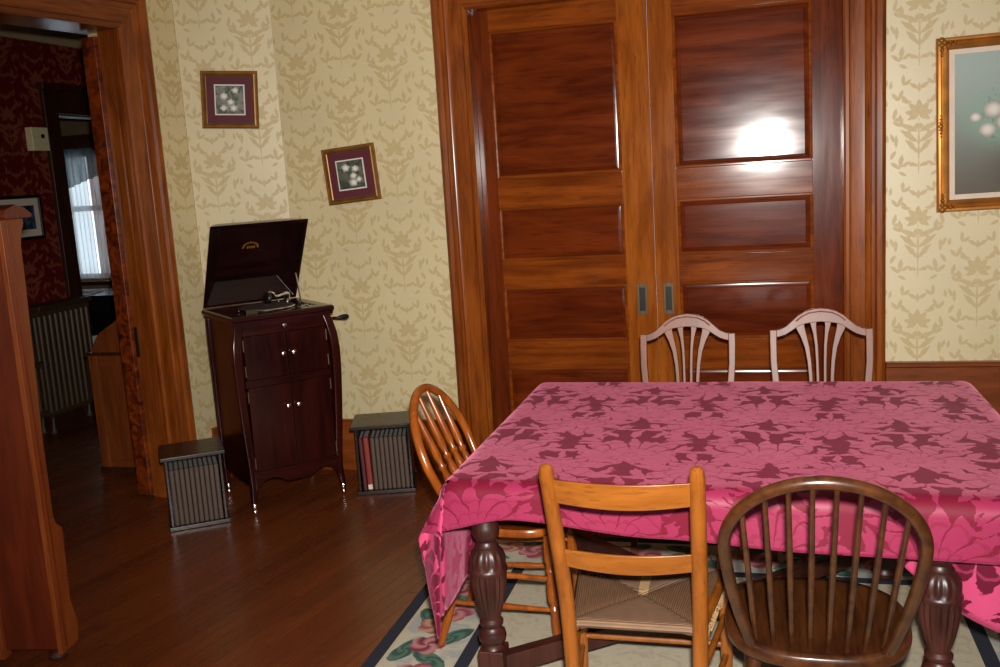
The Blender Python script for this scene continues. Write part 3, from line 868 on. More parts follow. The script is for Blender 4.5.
# dark desk below the far window, with papers
t = thing('writing_desk', 'dark desk standing below the bright far window', 'desk', (-6.42, 7.85, 0))
MB().box(-0.35, 0.75, -0.30, 0.30, 0.74, 0.775).build('desk_top', M['black'], t, 0.006)
for x0 in (-0.33, 0.69):
    MB().box(x0, x0+0.05, -0.28, 0.28, 0.0, 0.74).build('side_panel', M['black'], t, 0.003)
MB().box(-0.28, 0.69, -0.27, -0.25, 0.60, 0.74).build('drawer', M['black'], t, 0.003)
MB().box(-0.28, 0.69, 0.24, 0.26, 0.02, 0.74).build('back_panel', M['black'], t)
MB().box(-0.28, 0.69, -0.26, 0.24, 0.26, 0.285).build('shelf', M['black'], t, 0.003)
def paper_sheet(label, loc, w, d, h, rz):
    mb = MB().grid(lambda a, b_: (w*(a-0.5), d*(b_-0.5), h + 0.006*math.sin(3*a+2*b_)), 6, 6)
    mb.box(-w/2, w/2, -d/2, d/2, 0, h)
    return tag(mb.build('paper_stack', M['paper'], loc=loc, rot=(0, 0, rz)), label, 'papers', 'papers on the far desk')
paper_sheet('white papers on top of the dark desk below the far window', (-6.20, 7.72, 0.778), 0.34, 0.26, 0.012, 0.2)
paper_sheet('white papers on the lower shelf of the dark far desk', (-6.26, 7.70, 0.288), 0.24, 0.22, 0.08, -0.1)

# ------------------------------------------------------------------ phonograph
PH = Vector((-2.536, 4.222, 0)); PA = R(47.55)
t = thing('phonograph', 'tall dark mahogany cabinet phonograph standing open in the room corner', 'phonograph', PH, PA)
PW, PD = 0.530, 0.49
# corner posts: curved, standing on casters
prof = [(0.055, 0.004), (0.10, 0.0), (0.16, -0.006), (0.25, -0.004), (0.40, 0.006), (0.55, 0.014), (0.70, 0.020), (0.80, 0.020), (0.88, 0.014), (0.94, 0.002), (0.985, -0.010)]
for sx in (0, 1):
    for sy in (0, 1):
        cx = 0.024 if sx == 0 else PW-0.024
        cy = 0.02 if sy == 0 else PD-0.02
        ox, oy = ((-1 if sx == 0 else 1), -1) if sy == 0 else (0, 0)
        pts = [(cx+ox*q, cy+oy*q*0.8, z) for z, q in prof]
        ws = [0.026, 0.030, 0.036, 0.040, 0.042, 0.044, 0.046, 0.048, 0.048, 0.046, 0.044]
        lg = MB().bar(pts, ws, ws, (1, 0, 0)).build('leg', M['mahogany'], t, 0.008, segs=3)
        cs = MB().lathe([(0.009, 0.02), (0.014, 0.034), (0.017, 0.046), (0.014, 0.056), (0.012, 0.062)], (pts[0][0], pts[0][1], 0), 12)
        cs.lathe([(0.004, -0.008), (0.016, -0.008), (0.018, -0.004), (0.018, 0.004), (0.016, 0.008), (0.004, 0.008)], (pts[0][0], pts[0][1], 0.0185), 16, axis=(1, 0, 0))
        cs.build('caster', M['chrome'], lg)
# body: sides, back, floor, bowed rails
MB().box(0.012, 0.034, 0.03, PD-0.02, 0.155, 0.99).build('side_panel', M['mahogany'], t)
MB().box(PW-0.034, PW-0.012, 0.03, PD-0.02, 0.155, 0.99).build('side_panel', M['mahogany'], t)
MB().box(0.02, PW-0.02, PD-0.03, PD-0.012, 0.155, 0.99).build('back_panel', M['mahogany'], t)
def bow(x): return -0.016*math.sin(PI*max(0, min(1, (x-0.04)/(PW-0.08))))
def bow_rail(name, z0, z1, y0=0.006, d=0.03, mat='mahogany_h', zf=None):
    n = 16; vs = []; fs = []
    for i in range(n+1):
        x = 0.036 + (PW-0.072)*i/n
        zz = zf(i/n) if zf else z0
        vs += [(x, y0+bow(x), zz), (x, y0+d, zz), (x, y0+d, z1), (x, y0+bow(x), z1)]
        if i: fs += [(4*i-4+k, 4*i-4+(k+1) % 4, 4*i+(k+1) % 4, 4*i+k) for k in range(4)]
    fs += [(0, 1, 2, 3), (4*n, 4*n+3, 4*n+2, 4*n+1)]
    return MB().add(vs, fs).build(name, M[mat], t, 0.002)
bow_rail('top_rail', 0.925, 0.99)
bow_rail('middle_rail', 0.662, 0.700, 0.002)
def apron_z(q):
    e = abs(q-0.5)*2
    return 0.150 + 0.035*math.sin(PI*min(1, max(0, (e-0.25)/0.75)))**1.2 - (0.03*max(0, (e-0.86)/0.14))
bow_rail('bottom_apron', 0.15, 0.225, 0.0, zf=apron_z)
MB().box(0.03, PW-0.03, 0.03, PD-0.02, 0.20, 0.215).build('bottom_board', M['mahogany'], t)
def cab_door(x0, x1, z0, z1, kx, kz, hx):
    n = 8; vs = []; fs = []
    for i in range(n+1):
        x = x0 + (x1-x0)*i/n
        vs += [(x, 0.004+bow(x), z0), (x, 0.024+bow(x), z0), (x, 0.024+bow(x), z1), (x, 0.004+bow(x), z1)]
        if i: fs += [(4*i-4+k, 4*i-4+(k+1) % 4, 4*i+(k+1) % 4, 4*i+k) for k in range(4)]
    fs += [(0, 1, 2, 3), (4*n, 4*n+3, 4*n+2, 4*n+1)]
    d = MB().add(vs, fs).build('door', M['mahogany'], t, 0.0015)
    k = MB().lathe([(0.006, 0), (0.0045, 0.006), (0.008, 0.010), (0.0125, 0.016), (0.012, 0.022), (0.005, 0.026)], (kx, 0.004+bow(kx), kz), 16, axis=(0, -1, 0))
    k.build('knob', M['chrome'], d)
    for hz in (z0+0.045, z1-0.045):
        MB().tube([(hx, 0.002+bow(hx), hz-0.028), (hx, 0.002+bow(hx), hz+0.028)], 0.004, 8).build('hinge', M['brass_dark'], d)
mid = PW/2
cab_door(0.046, mid-0.0015, 0.702, 0.923, mid-0.028, 0.818, 0.044)
cab_door(mid+0.0015, PW-0.046, 0.702, 0.923, mid+0.028, 0.818, PW-0.044)
cab_door(0.046, mid-0.0015, 0.227, 0.660, mid-0.028, 0.545, 0.044)
cab_door(mid+0.0015, PW-0.046, 0.227, 0.660, mid+0.028, 0.545, PW-0.044)
# moulded top frame
tp = MB()
x0, x1, y0, y1 = 0.0, PW, -0.010, PD+0.008
pf = [(0, 0.985), (0.0, 1.0), (-0.006, 1.006), (-0.006, 1.024), (0.002, 1.030), (0.055, 1.030), (0.055, 0.985)]
crn = [(x0, y0, 1, 1), (x1, y0, -1, 1), (x1, y1, -1, -1), (x0, y1, 1, -1)]
vs = []; n = len(pf)
for cx, cy, ax, ay in crn:
    for u, z in pf: vs.append((cx+ax*u, cy+ay*u, z))
fs = []
for k in range(4):
    k2 = (k+1) % 4
    for i in range(n): fs.append((k*n+i, k*n+(i+1) % n, k2*n+(i+1) % n, k2*n+i))
tp.add(vs, fs).build('top_frame', M['mahogany_h'], t)
MB().box(0.03, PW-0.03, 0.03, PD-0.04, 0.99, 1.012).build('motor_board', M['mahogany_h'], t, 0.002)
tt = MB().lathe([(0.001, 1.013), (0.145, 1.013), (0.148, 1.018), (0.148, 1.030), (0.144, 1.034), (0.001, 1.034)], (PW*0.50, PD*0.50, 0), 40).build('turntable', M['chrome'], t)
MB().lathe([(0.001, 1.034), (0.138, 1.034), (0.140, 1.037), (0.001, 1.038)], (PW*0.50, PD*0.50, 0), 40).build('felt_cover', M['felt'], tt)
MB().lathe([(0.004, 1.037), (0.004, 1.052), (0.001, 1.054)], (PW*0.50, PD*0.50, 0), 10).build('spindle', M['chrome'], tt)
# tone arm: swan neck from the back right to the record centre, with sound box
ta = MB().tube([(0.44, 0.41, 1.012), (0.44, 0.41, 1.05), (0.435, 0.39, 1.075), (0.40, 0.34, 1.082), (0.33, 0.25, 1.080), (0.30, 0.215, 1.085), (0.285, 0.195, 1.105), (0.265, 0.185, 1.112), (0.25, 0.18, 1.095)],
               [0.020, 0.018, 0.016, 0.014, 0.012, 0.011, 0.011, 0.011, 0.010], 14).build('tone_arm', M['chrome'], t)
MB().lathe([(0.006, -0.012), (0.026, -0.010), (0.030, -0.004), (0.030, 0.004), (0.024, 0.010), (0.006, 0.012)], (0.245, 0.165, 1.085), 24, axis=(-0.9, -0.35, 0.1)).build('sound_box', M['iron'], ta)
MB().box(0.095, 0.155, 0.06, 0.064, 1.012, 1.048).build('name_plate', M['brass_dark'], t, 0.001)
nc = MB()
for xx, yy in ((0.40, 0.07), (0.45, 0.07), (0.43, 0.115)):
    nc.lathe([(0.014, 1.012), (0.019, 1.026), (0.021, 1.030), (0.017, 1.030), (0.012, 1.018), (0.001, 1.017)], (xx, yy, 0), 16)
nc.build('needle_cups', M['chrome'], t)
MB().lathe([(0.011, 0), (0.011, 0.003), (0.004, 0.005), (0.001, 0.005)], (mid, -0.010, 0.958), 12, axis=(0, -1, 0)).build('lock', M['chrome'], t)
cr = MB().tube([(PW+0.0, 0.16, 0.935), (PW+0.035, 0.16, 0.935), (PW+0.045, 0.155, 0.937), (PW+0.05, 0.09, 0.945), (PW+0.055, 0.08, 0.945), (PW+0.062, 0.08, 0.945)], 0.006, 8).build('crank', M['iron'], t)
MB().turned((PW+0.055, 0.08, 0.945), (PW+0.125, 0.08, 0.945), [(0, 0.006), (0.2, 0.010), (0.55, 0.015), (0.85, 0.014), (1, 0.006)]).build('crank_handle', M['black'], cr)
# lid: a shallow box, hinged at the back and propped open
LA = R(56)
lid = bpy.data.objects.new('lid', None)
LL, LW, LD = 0.532, PW+0.03, 0.115
def lidp(x, l, d):
    """x across, l from the hinge to the front edge, d depth of the box away from the opening (0 = rim)."""
    hx, hy, hz = x, PD+0.004, 1.034
    return (hx, hy - l*math.cos(LA) + d*math.sin(LA), hz + l*math.sin(LA) + d*math.cos(LA))
def frustum(ins0, ins1, d0, d1):
    xs0, xs1 = 0.0+ins0, PW-0.004-ins0
    a = [lidp(xs0, ins0, d0), lidp(xs1, ins0, d0), lidp(xs1, LL-ins0, d0), lidp(xs0, LL-ins0, d0)]
    xs0, xs1 = 0.0+ins1, PW-0.004-ins1
    return a + [lidp(xs0, ins1, d1), lidp(xs1, ins1, d1), lidp(xs1, LL-ins1, d1), lidp(xs0, LL-ins1, d1)]
vo = frustum(0.0, 0.07, 0.0, LD); vi = frustum(0.016, 0.088, 0.0, LD-0.012)
q4 = lambda o: [(o+k, o+(k+1) % 4, o+4+(k+1) % 4, o+4+k) for k in range(4)]
fs = q4(0) + [(4, 5, 6, 7)] + q4(8) + [(12, 13, 14, 15)] + [(k, (k+1) % 4, 8+(k+1) % 4, 8+k) for k in range(4)]
lid = MB().add(vo+vi, fs).build('lid', wood('lid_mahogany', srgb(18, 6, 6), srgb(36, 11, 10), 'x', 0.25, 0.0), t, 0.003)
# gold transfer inside the lid: a small crest of scrolls
em = MB()
for i in range(9):
    a0 = PI*(i/8)
    c = Vector((mid + 0.040*math.cos(a0), 0, 0)); l = LL*0.57 + 0.030*math.sin(a0)
    em.add([lidp(c.x-0.005, l-0.006, LD-0.0135), lidp(c.x+0.005, l-0.006, LD-0.0135), lidp(c.x+0.005, l+0.006, LD-0.0135), lidp(c.x-0.005, l+0.006, LD-0.0135)], [(0, 1, 2, 3)])
for dx in (-0.02, -0.008, 0.004, 0.016):
    em.add([lidp(mid+dx, LL*0.555, LD-0.0135), lidp(mid+dx+0.009, LL*0.555, LD-0.0135), lidp(mid+dx+0.009, LL*0.555+0.016, LD-0.0135), lidp(mid+dx, LL*0.555+0.016, LD-0.0135)], [(0, 1, 2, 3)])
em.build('emblem', M['gold_mark'], lid)
MB().tube([lidp(PW-0.03, 0.17, 0.005), (PW-0.03, PD-0.14, 1.03)], 0.005, 8).build('lid_stay', M['chrome'], t)

# ------------------------------------------------------------------ record cases and albums
def record_case(label, loc, rz, w, d=0.255, h=0.372):
    t = thing('record_case', label, 'record case', loc, rz)
    MB().box(-0.012, w+0.012, -0.014, d+0.01, 0.0, 0.022).build('base_board', M['case'], t, 0.004)
    MB().box(0.0, 0.013, 0.0, d, 0.022, h-0.012).build('side_panel', M['case'], t, 0.002)
    MB().box(w-0.013, w, 0.0, d, 0.022, h-0.012).build('side_panel', M['case'], t, 0.002)
    MB().box(0.013, w-0.013, d-0.010, d, 0.022, h-0.012).build('back_panel', M['case'], t)
    MB().box(-0.020, w+0.020, -0.024, d+0.012, h-0.012, h+0.008).build('top_board', M['case'], t, 0.004)
    return t
def album_proto(th, hh, dd, mat):
    t = thing('record_album', 'x', 'record album')
    # rounded spine towards -y
    pts = [(0.001, dd), (0.001, 0.010)] + [(th/2 - (th/2-0.001)*math.cos(PI*i/8), 0.010 - 0.005*math.sin(PI*i/8) - 0.003) for i in range(1, 8)] + [(th-0.001, 0.010), (th-0.001, dd)]
    inn = [(th-0.004, dd), (th-0.004, 0.016), (0.004, 0.016), (0.004, dd)]
    MB().prism(pts+inn, lambda x, y: (x, y, 0), lambda x, y: (x, y, hh)).build('cover', mat, t, 0.0)
    MB().box(0.004, th-0.004, 0.016, dd-0.006, 0.004, hh-0.003).build('page_block', M['pages'], t)
    return t
ORD = ['first', 'second', 'third', 'fourth', 'fifth', 'sixth', 'seventh', 'eighth', 'ninth', 'tenth']
def place_album(o, case_loc, rz, x, lift, lean, label, group, proto_used=[False]):
    m = Matrix.Translation(case_loc) @ rotz(rz) @ Matrix.Translation((x, 0.006, lift)) @ Matrix.Rotation(lean, 4, 'Y')
    o.matrix_world = m
    tag(o, label, 'record album', group)
LCa, LCr = Vector((-2.852, 3.990, 0)), R(35.2)
RCa, RCr = Vector((-2.105, 4.592, 0)), R(17.8)
record_case('dark wooden record case full of albums between the hall doorway and the phonograph', LCa, LCr, 0.27)
record_case('dark wooden record case with one red album between the phonograph and the chair', RCa, RCr, 0.29)
alb = album_proto(0.0232, 0.284, 0.235, M['album'])
for i in range(10):
    o = alb if i == 0 else copy_tree(alb)
    place_album(o, LCa, LCr, 0.0165 + i*0.0236, 0.0225, 0.0, '%s dark record album from the left in the case beside the hall doorway' % ORD[i], 'record albums in the case beside the doorway')
red = album_proto(0.030, 0.288, 0.235, M['album_red'])
place_album(red, RCa, RCr, 0.0465, 0.0225, R(-1.5), 'dull red record album with a pale tag in the case beside the chair', 'record albums in the case beside the chair')
MB().box(0.004, 0.026, -0.0022, 0.004, 0.004, 0.030).build('paper_tag', M['linen'], red, 0.0005)
mar = album_proto(0.022, 0.284, 0.235, M['album_maroon'])
place_album(mar, RCa, RCr, 0.0225, 0.0225, R(-1.5), 'maroon record album at the end beside the red album', 'record albums in the case beside the chair')
for i in range(8):
    o = copy_tree(alb)
    place_album(o, RCa, RCr, 0.0800 + i*0.0242, 0.0225, R(-0.6), '%s dark record album to the right of the red album' % ORD[i], 'record albums in the case beside the chair')

# ------------------------------------------------------------------ tall cabinet at the left
K = Vector((-2.457, 2.717, 0))
t = thing('tall_cabinet', 'tall red brown wooden cabinet with scroll cut front edge before the hall doorway', 'cabinet', K, R(190))
# local: +x = from the front corner towards the back left (along the side face); local +y = away along... front normal is -x
# side face (towards the camera) lies on y = 0 with its body behind (-y is towards +d)
SD = 0.62
def P3(x, y, z): return (x, -y, z)
def cbox(x0, x1, y0, y1, z0, z1): return MB().box(x0, x1, -y1, -y0, z0, z1)
cbox(0.014, SD, 0.008, 0.052, 0.06, 1.60).build('carcass', M['cabinet'], t, 0.003)
cbox(0.004, 0.30, 0.001, 0.03, 0.06, 1.598).build('side_panel', M['cabinet'], t, 0.002)
cbox(0.212, 0.30, -0.016, 0.03, 0.03, 1.60).build('rear_stile', M['cabinet_edge'], t, 0.003)
fp = [(0.0, 0.04), (0.0, 1.60), (0.130, 1.60), (0.134, 1.585), (0.130, 1.572), (0.118, 1.555), (0.108, 1.535), (0.100, 1.50), (0.098, 1.40), (0.088, 1.22), (0.066, 0.82), (0.062, 0.54), (0.072, 0.51), (0.104, 0.485), (0.108, 0.465), (0.094, 0.21), (0.112, 0.15), (0.122, 0.11), (0.112, 0.05), (0.100, 0.04)]
MB().prism(fp, lambda y, z: P3(0, y, z), lambda y, z: P3(0.018, y, z)).build('front_board', M['cabinet_edge'], t, 0.002)
gr = MB()
gr.prism([(0.026, 0.06), (0.026, 1.58), (0.031, 1.58), (0.031, 0.06)], lambda y, z: P3(-0.004, y, z), lambda y, z: P3(0.0, y, z))
gr.build('edge_moulding', M['cabinet'], t, 0.001)
cap = MB().prism([(-0.02, 1.60), (-0.026, 1.612), (-0.015, 1.630), (0.05, 1.648), (0.10, 1.636), (0.142, 1.614), (0.138, 1.60)], lambda y, z: P3(-0.03, y, z), lambda y, z: P3(SD, y, z))
cap.build('top_cap', M['cabinet'], t, 0.003)
MB().lathe([(0.02, 0.0), (0.032, 0.008), (0.036, 0.022), (0.026, 0.036), (0.030, 0.05)], (0.045, -0.045, 0), 16).build('foot', M['dark_trim'], t)
MB().lathe([(0.02, 0.0), (0.032, 0.008), (0.036, 0.022), (0.026, 0.036), (0.030, 0.06)], (0.55, -0.045, 0), 16).build('foot', M['dark_trim'], t)

# ------------------------------------------------------------------ rug
RX0, RX1, RY0, RY1 = -1.36, 1.03, 1.55, 4.11
M['rug'] = rug_material(RX0, RX1, RY0, RY1)
tag(MB().box(RX0, RX1, RY0, RY1, 0.0, 0.011).build('area_rug', M['rug'], bevel=0.004), 'beige floral border rug with navy bands under the table', 'rug')
RUG = 0.011

# ------------------------------------------------------------------ dining table
t = thing('dining_table', 'dark dining table with bulbous fluted legs under the rose cloth', 'table', (0, 0, RUG))
TX0, TX1, TY0, TY1, TZ = -0.905, 0.725, 2.665, 3.95, 0.742
MB().box(TX0+0.005, 0.50, TY0+0.005, TY1-0.005, TZ-0.028, TZ-0.005).build('tabletop', M['table'], t, 0.004)
MB().box(0.503, TX1-0.005, TY0+0.005, TY1-0.005, TZ-0.028, TZ-0.005).build('draw_leaf', M['table'], t, 0.004)
ax0, ax1, ay0, ay1 = -0.87, 0.47, 2.70, 3.86
ap = MB().box(ax0, ax1, ay0, ay0+0.025, 0.62, TZ-0.03).box(ax0, ax1, ay1-0.025, ay1, 0.62, TZ-0.03).box(ax0, ax0+0.025, ay0, ay1, 0.62, TZ-0.03).box(ax1-0.025, ax1, ay0, ay1, 0.62, TZ-0.03)
ap.build('apron', M['table'], t, 0.003)
legp = [(0.030, 0.0), (0.046, 0.012), (0.050, 0.03), (0.040, 0.045)]
vase = [(0.036, 0.195), (0.030, 0.205), (0.030, 0.212), (0.041, 0.222), (0.044, 0.236), (0.041, 0.250), (0.030, 0.258), (0.028, 0.266), (0.036, 0.274), (0.037, 0.284), (0.029, 0.294), (0.031, 0.305), (0.041, 0.335), (0.050, 0.375), (0.0555, 0.415), (0.056, 0.440),
        (0.0585, 0.446), (0.0600, 0.452), (0.0585, 0.458), (0.055, 0.462), (0.0565, 0.476), (0.056, 0.492), (0.050, 0.508), (0.041, 0.518), (0.0365, 0.523), (0.037, 0.529), (0.0315, 0.535), (0.0295, 0.543), (0.0335, 0.551), (0.0400, 0.560), (0.0425, 0.574), (0.0415, 0.592), (0.036, 0.606), (0.036, 0.622)]
def flute(z):
    if 0.31 < z < 0.443: return (0.10, 18)
    if 0.462 < z < 0.515: return (0.09, 14)
    return (0, 1)
LEGS = [(-0.828, 2.685), (0.440, 2.655), (-0.828, 3.80), (0.432, 3.80)]
for lx, ly in LEGS:
    l = MB().lathe(vase, (lx, ly, 0), 72, flute).build('leg', M['table'], t, smooth=40)
    MB().box(lx-0.040, lx+0.040, ly-0.040, ly+0.040, 0.050, 0.197).build('foot_block', M['table'], l, 0.005)
    MB().lathe(legp+[(0.040, 0.052)], (lx, ly, 0), 24).build('bun_foot', M['table'], l)
    MB().box(lx-0.045, lx+0.045, ly-0.045, ly+0.045, 0.620, TZ-0.028).build('leg_block', M['table'], l, 0.004)
cx_, cy_ = -0.17, 3.22
for lx, ly in LEGS:
    dv = (Vector((cx_, cy_, 0)) - Vector((lx, ly, 0))).normalized()
    p0 = Vector((lx, ly, 0.135)) + dv*0.03
    MB().bar([p0, Vector((cx_, cy_, 0.135))], 0.045, 0.062, (-dv.y, dv.x, 0)).build('stretcher', M['table'], t, 0.005)
MB().lathe([(0.02, 0.09), (0.06, 0.10), (0.065, 0.17), (0.04, 0.18), (0.02, 0.19)], (cx_, cy_, 0), 20).build('stretcher_boss', M['table'], t)

# ------------------------------------------------------------------ tablecloth
CZ = TZ + RUG + 0.004
OL, OR_, OF, OB = 0.475, 0.40, 0.198, 0.25       # overhang: left, right, front, back
RC = 0.050
def drop(d, flare):
    """distance along the cloth past the edge -> (outward, downward)"""
    q = RC*PI/2
    if d < q:
        a = d/RC
        return RC*math.sin(a), RC*(1-math.cos(a))
    e = d - q
    return RC + e*flare, RC + e*math.sqrt(max(0, 1-flare*flare))
def interp(t, tab):
    for (a, va), (b_, vb) in zip(tab, tab[1:]):
        if t <= b_:
            q = (t-a)/(b_-a); q = q*q*(3-2*q); return va + (vb-va)*q
    return tab[-1][1]
def front_len(a):
    return interp(a, [(-1.4, 0.185), (-0.98, 0.182), (-0.72, 0.134), (-0.30, 0.171), (0.10, 0.186), (0.75, 0.198), (2, 0.198)])
def cloth_point(a, b_):
    """a, b_ are cloth coordinates in metres (world x and y when lying flat)."""
    dx = (TX0 - a) if a < TX0 else ((a - TX1) if a > TX1 else 0)
    dy = (TY0 - b_) if b_ < TY0 else ((b_ - TY1) if b_ > TY1 else 0)
    sx = -1 if a < TX0 else 1
    sy = -1 if b_ < TY0 else 1
    x = min(max(a, TX0), TX1); y = min(max(b_, TY0), TY1); z = CZ
    z += 0.0012*math.sin(a*7.3+1.2*b_)*math.sin(b_*6.1)
    if dy > 0 and sy < 0:
        dy *= front_len(a)/OF
    if dx > 0 and dy > 0:
        d = math.hypot(dx, dy); phi = math.atan2(dy, dx)/(PI/2)       # 0 = side, 1 = front
        if sx < 0 and sy < 0:
            g = 0.06 + 0.44*math.exp(-((phi-0.60)/0.27)**2)*min(1, d/0.12) + 0.10*math.exp(-((phi-0.2)/0.12)**2)
            th = interp(phi, [(0, 0), (0.2, 60), (0.42, 12), (0.65, 18), (0.85, 48), (1, 90)])
            v = Vector((-math.cos(R(th)), -math.sin(R(th))))
            g *= 1 - 0.35*max(0, min(1, (d-0.22)/0.25))
        else:
            k = math.sin(PI*phi**0.62)
            g = 0.05 + 0.30*k
            m = Vector((sx*0.75, sy*0.66))
            v = Vector((sx, 0))*(1-phi)**3 + Vector((0, sy))*phi**3 + m*(3*phi*(1-phi)); v.normalize()
        o, dn = drop(d, g)
        x += v.x*o; y += v.y*o; z -= dn
    elif dx > 0:
        near = max(0, 1-(y-TY0)/0.5)
        fl = 0.05 + 0.05*math.sin(y*9.0)*(1-near)*min(1, dx/0.1)
        o, dn = drop(dx, fl)
        x += sx*(o); z -= dn
    elif dy > 0:
        fl = 0.06 + 0.05*math.sin(x*8.0+0.6)*min(1, dy/0.08)
        o, dn = drop(dy, fl)
        y += sy*o; z -= dn
    if a < TX0 and z < 0.482:
        w_ = max(0, min(1, (y-2.93)/0.07))*max(0, min(1, (3.50-y)/0.07))
        e = (0.482-z)*w_
        z += e; x += e*0.7
    y -= 0.05*max(0, min(1, (x-TX0)/1.6))*max(0, min(1, 1-(y-TY0)/1.2))
    return (x, y, z)
def axis_samples(lo, e0, e1, hi, n_in, n_out):
    s = [lo + (e0-lo)*i/n_out for i in range(n_out)]
    s += [e0 - 0 + (e1-e0)*i/n_in for i in range(n_in)]
    s += [e1 + (hi-e1)*i/n_out for i in range(n_out+1)]
    return s
ax = axis_samples(TX0-OL, TX0, TX1, TX1+OR_, 70, 26)
ay = axis_samples(TY0-OF, TY0, TY1, TY1+OB, 56, 20)
cv = []; cuv = []
for a in ax:
    for b_ in ay:
        cv.append(cloth_point(a, b_)); cuv.append((a, b_))
nb = len(ay)
cf = [(i*nb+j, (i+1)*nb+j, (i+1)*nb+j+1, i*nb+j+1) for i in range(len(ax)-1) for j in range(nb-1)]
# fold of the near right corner tucked in behind the front hem
o0 = len(cv); NU, NV = 14, 10
for i in range(NU+1):
    for j in range(NV+1):
        q = i/NU; w = j/NV
        x = 0.36 + q*0.30
        top = 0.63; bot = 0.515 - 0.22*q - 0.02*math.sin(q*5)
        cv.append((x, 2.69 - 0.04*q + 0.015*math.sin(q*7) + 0.02*(1-w), bot + (top-bot)*w)); cuv.append((x*1.0+0.07, bot + (top-bot)*w + 0.18))
cf += [(o0+i*(NV+1)+j, o0+(i+1)*(NV+1)+j, o0+(i+1)*(NV+1)+j+1, o0+i*(NV+1)+j+1) for i in range(NU) for j in range(NV)]
me = bpy.data.meshes.new('tablecloth'); me.from_pydata(cv, [], cf)
uvl = me.uv_layers.new(name='cloth')
for lp in me.loops: uvl.data[lp.index].uv = cuv[lp.vertex_index]
me.materials.append(M['cloth']); me.materials.append(M['cloth_back'])
bm = bmesh.new(); bm.from_mesh(me)
bmesh.ops.recalc_face_normals(bm, faces=bm.faces)
up = sum(f.normal.z for f in bm.faces)
if up < 0: bmesh.ops.reverse_faces(bm, faces=bm.faces)
bm.to_mesh(me); bm.free()
for p in me.polygons: p.use_smooth = True
# the tucked fold shows its reverse to the room
for p in me.polygons:
    if min(p.vertices) >= o0: p.material_index = 1
cloth = bpy.data.objects.new('tablecloth', me); COL.objects.link(cloth)
so = cloth.modifiers.new('thickness', 'SOLIDIFY'); so.thickness = 0.0016; so.offset = -1; so.material_offset = 1; so.material_offset_rim = 0
tag(cloth, 'rose pink damask tablecloth draped over the dining table', 'tablecloth')

# ------------------------------------------------------------------ ladder-back chair with rush seat
t = thing('ladder_back_chair', 'golden wooden ladder back chair with woven rush seat at the table front', 'chair', (-0.350, 2.41, RUG))
HB = 0.185
zs = [0.0, 0.20, 0.42, 0.50, 0.62, 0.78, 0.86, 0.885]
ys = [-0.02, -0.005, 0.0, -0.008, -0.040, -0.088, -0.113, -0.120]
def back_post(s): return [(s*(0.163 + 0.024*(z/0.9)), y, z) for z, y in zip(zs, ys)]
for s_ in (-1, 1):
    p = back_post(s_)
    p += [(p[-1][0], p[-1][1]-0.004, 0.906), (p[-1][0], p[-1][1]-0.005, 0.914)]
    MB().tube(p, [0.015, 0.0185, 0.021, 0.021, 0.021, 0.0205, 0.0195, 0.020, 0.017, 0.007], 16).build('back_post', M['oak'], t)
def post_at(s_, z):
    P_ = back_post(s_)
    for i in range(len(zs)-1):
        if zs[i] <= z <= zs[i+1]:
            q = (z-zs[i])/(zs[i+1]-zs[i]); return Vector(P_[i]).lerp(Vector(P_[i+1]), q)
    return Vector(P_[-1])
def slat(z0, z1, arch):
    n = 14; vs = []; fs = []
    for i in range(n+1):
        q = i/n; sag = 0.022*math.sin(PI*q)
        e = math.sin(PI*q)
        A = post_at(-1, z0).lerp(post_at(1, z0), q); B = post_at(-1, z1).lerp(post_at(1, z1), q)
        A.y -= sag; B.y -= sag
        A.z += -0.010*e; B.z += arch*e
        vs += [(A.x, A.y-0.005, A.z), (A.x, A.y+0.005, A.z), (B.x, B.y+0.005, B.z), (B.x, B.y-0.005, B.z)]
        if i: fs += [(4*i-4+k, 4*i-4+(k+1) % 4, 4*i+(k+1) % 4, 4*i+k) for k in range(4)]
    fs += [(0, 1, 2, 3), (4*n, 4*n+3, 4*n+2, 4*n+1)]
    MB().add(vs, fs).build('slat', M['oak_h'], t, 0.003)
slat(0.805, 0.872, -0.004)
slat(0.610, 0.663, -0.004)
FB, FW = 0.40, 0.222
for s_ in (-1, 1):
    MB().tube([(s_*FW, FB, 0.0), (s_*FW, FB, 0.22), (s_*FW, FB, 0.42), (s_*FW, FB, 0.452), (s_*FW, FB, 0.462), (s_*FW, FB, 0.468)], [0.014, 0.019, 0.0215, 0.0215, 0.018, 0.006], 16).build('front_leg', M['oak'], t)
SZ = 0.44
def seat_xy(u, v):
    """u, v in -1..1 -> seat plan (v = -1 at the back)"""
    k = (v+1)/2
    return (u*(0.172 + (FW-0.172)*k), -0.004 + (FB+0.004)*k)
rm = MB(); nv = 40; vs = []; uvs = []
for i in range(nv+1):
    for j in range(nv+1):
        u, v = -1+2*i/nv, -1+2*j/nv
        x, y = seat_xy(u, v)
        m_ = max(abs(u), abs(v))
        z = SZ - 0.010*(1-m_) - 0.004*math.exp(-((abs(u)-abs(v))/0.06)**2)
        if m_ > 0.93: z -= 0.018*((m_-0.93)/0.07)**2
        vs.append((x, y, z)); uvs.append((u, v))
fs = [(i*(nv+1)+j, (i+1)*(nv+1)+j, (i+1)*(nv+1)+j+1, i*(nv+1)+j+1) for i in range(nv) for j in range(nv)]
me = bpy.data.meshes.new('rush_seat'); me.from_pydata(vs, [], fs)
ul = me.uv_layers.new(name='rush')
for lp in me.loops: ul.data[lp.index].uv = uvs[lp.vertex_index]
for p in me.polygons: p.use_smooth = True
me.materials.append(M['rush'])
st = bpy.data.objects.new('rush_seat', me); COL.objects.link(st); st.parent = t
so = st.modifiers.new('thickness', 'SOLIDIFY'); so.thickness = 0.030; so.offset = -1
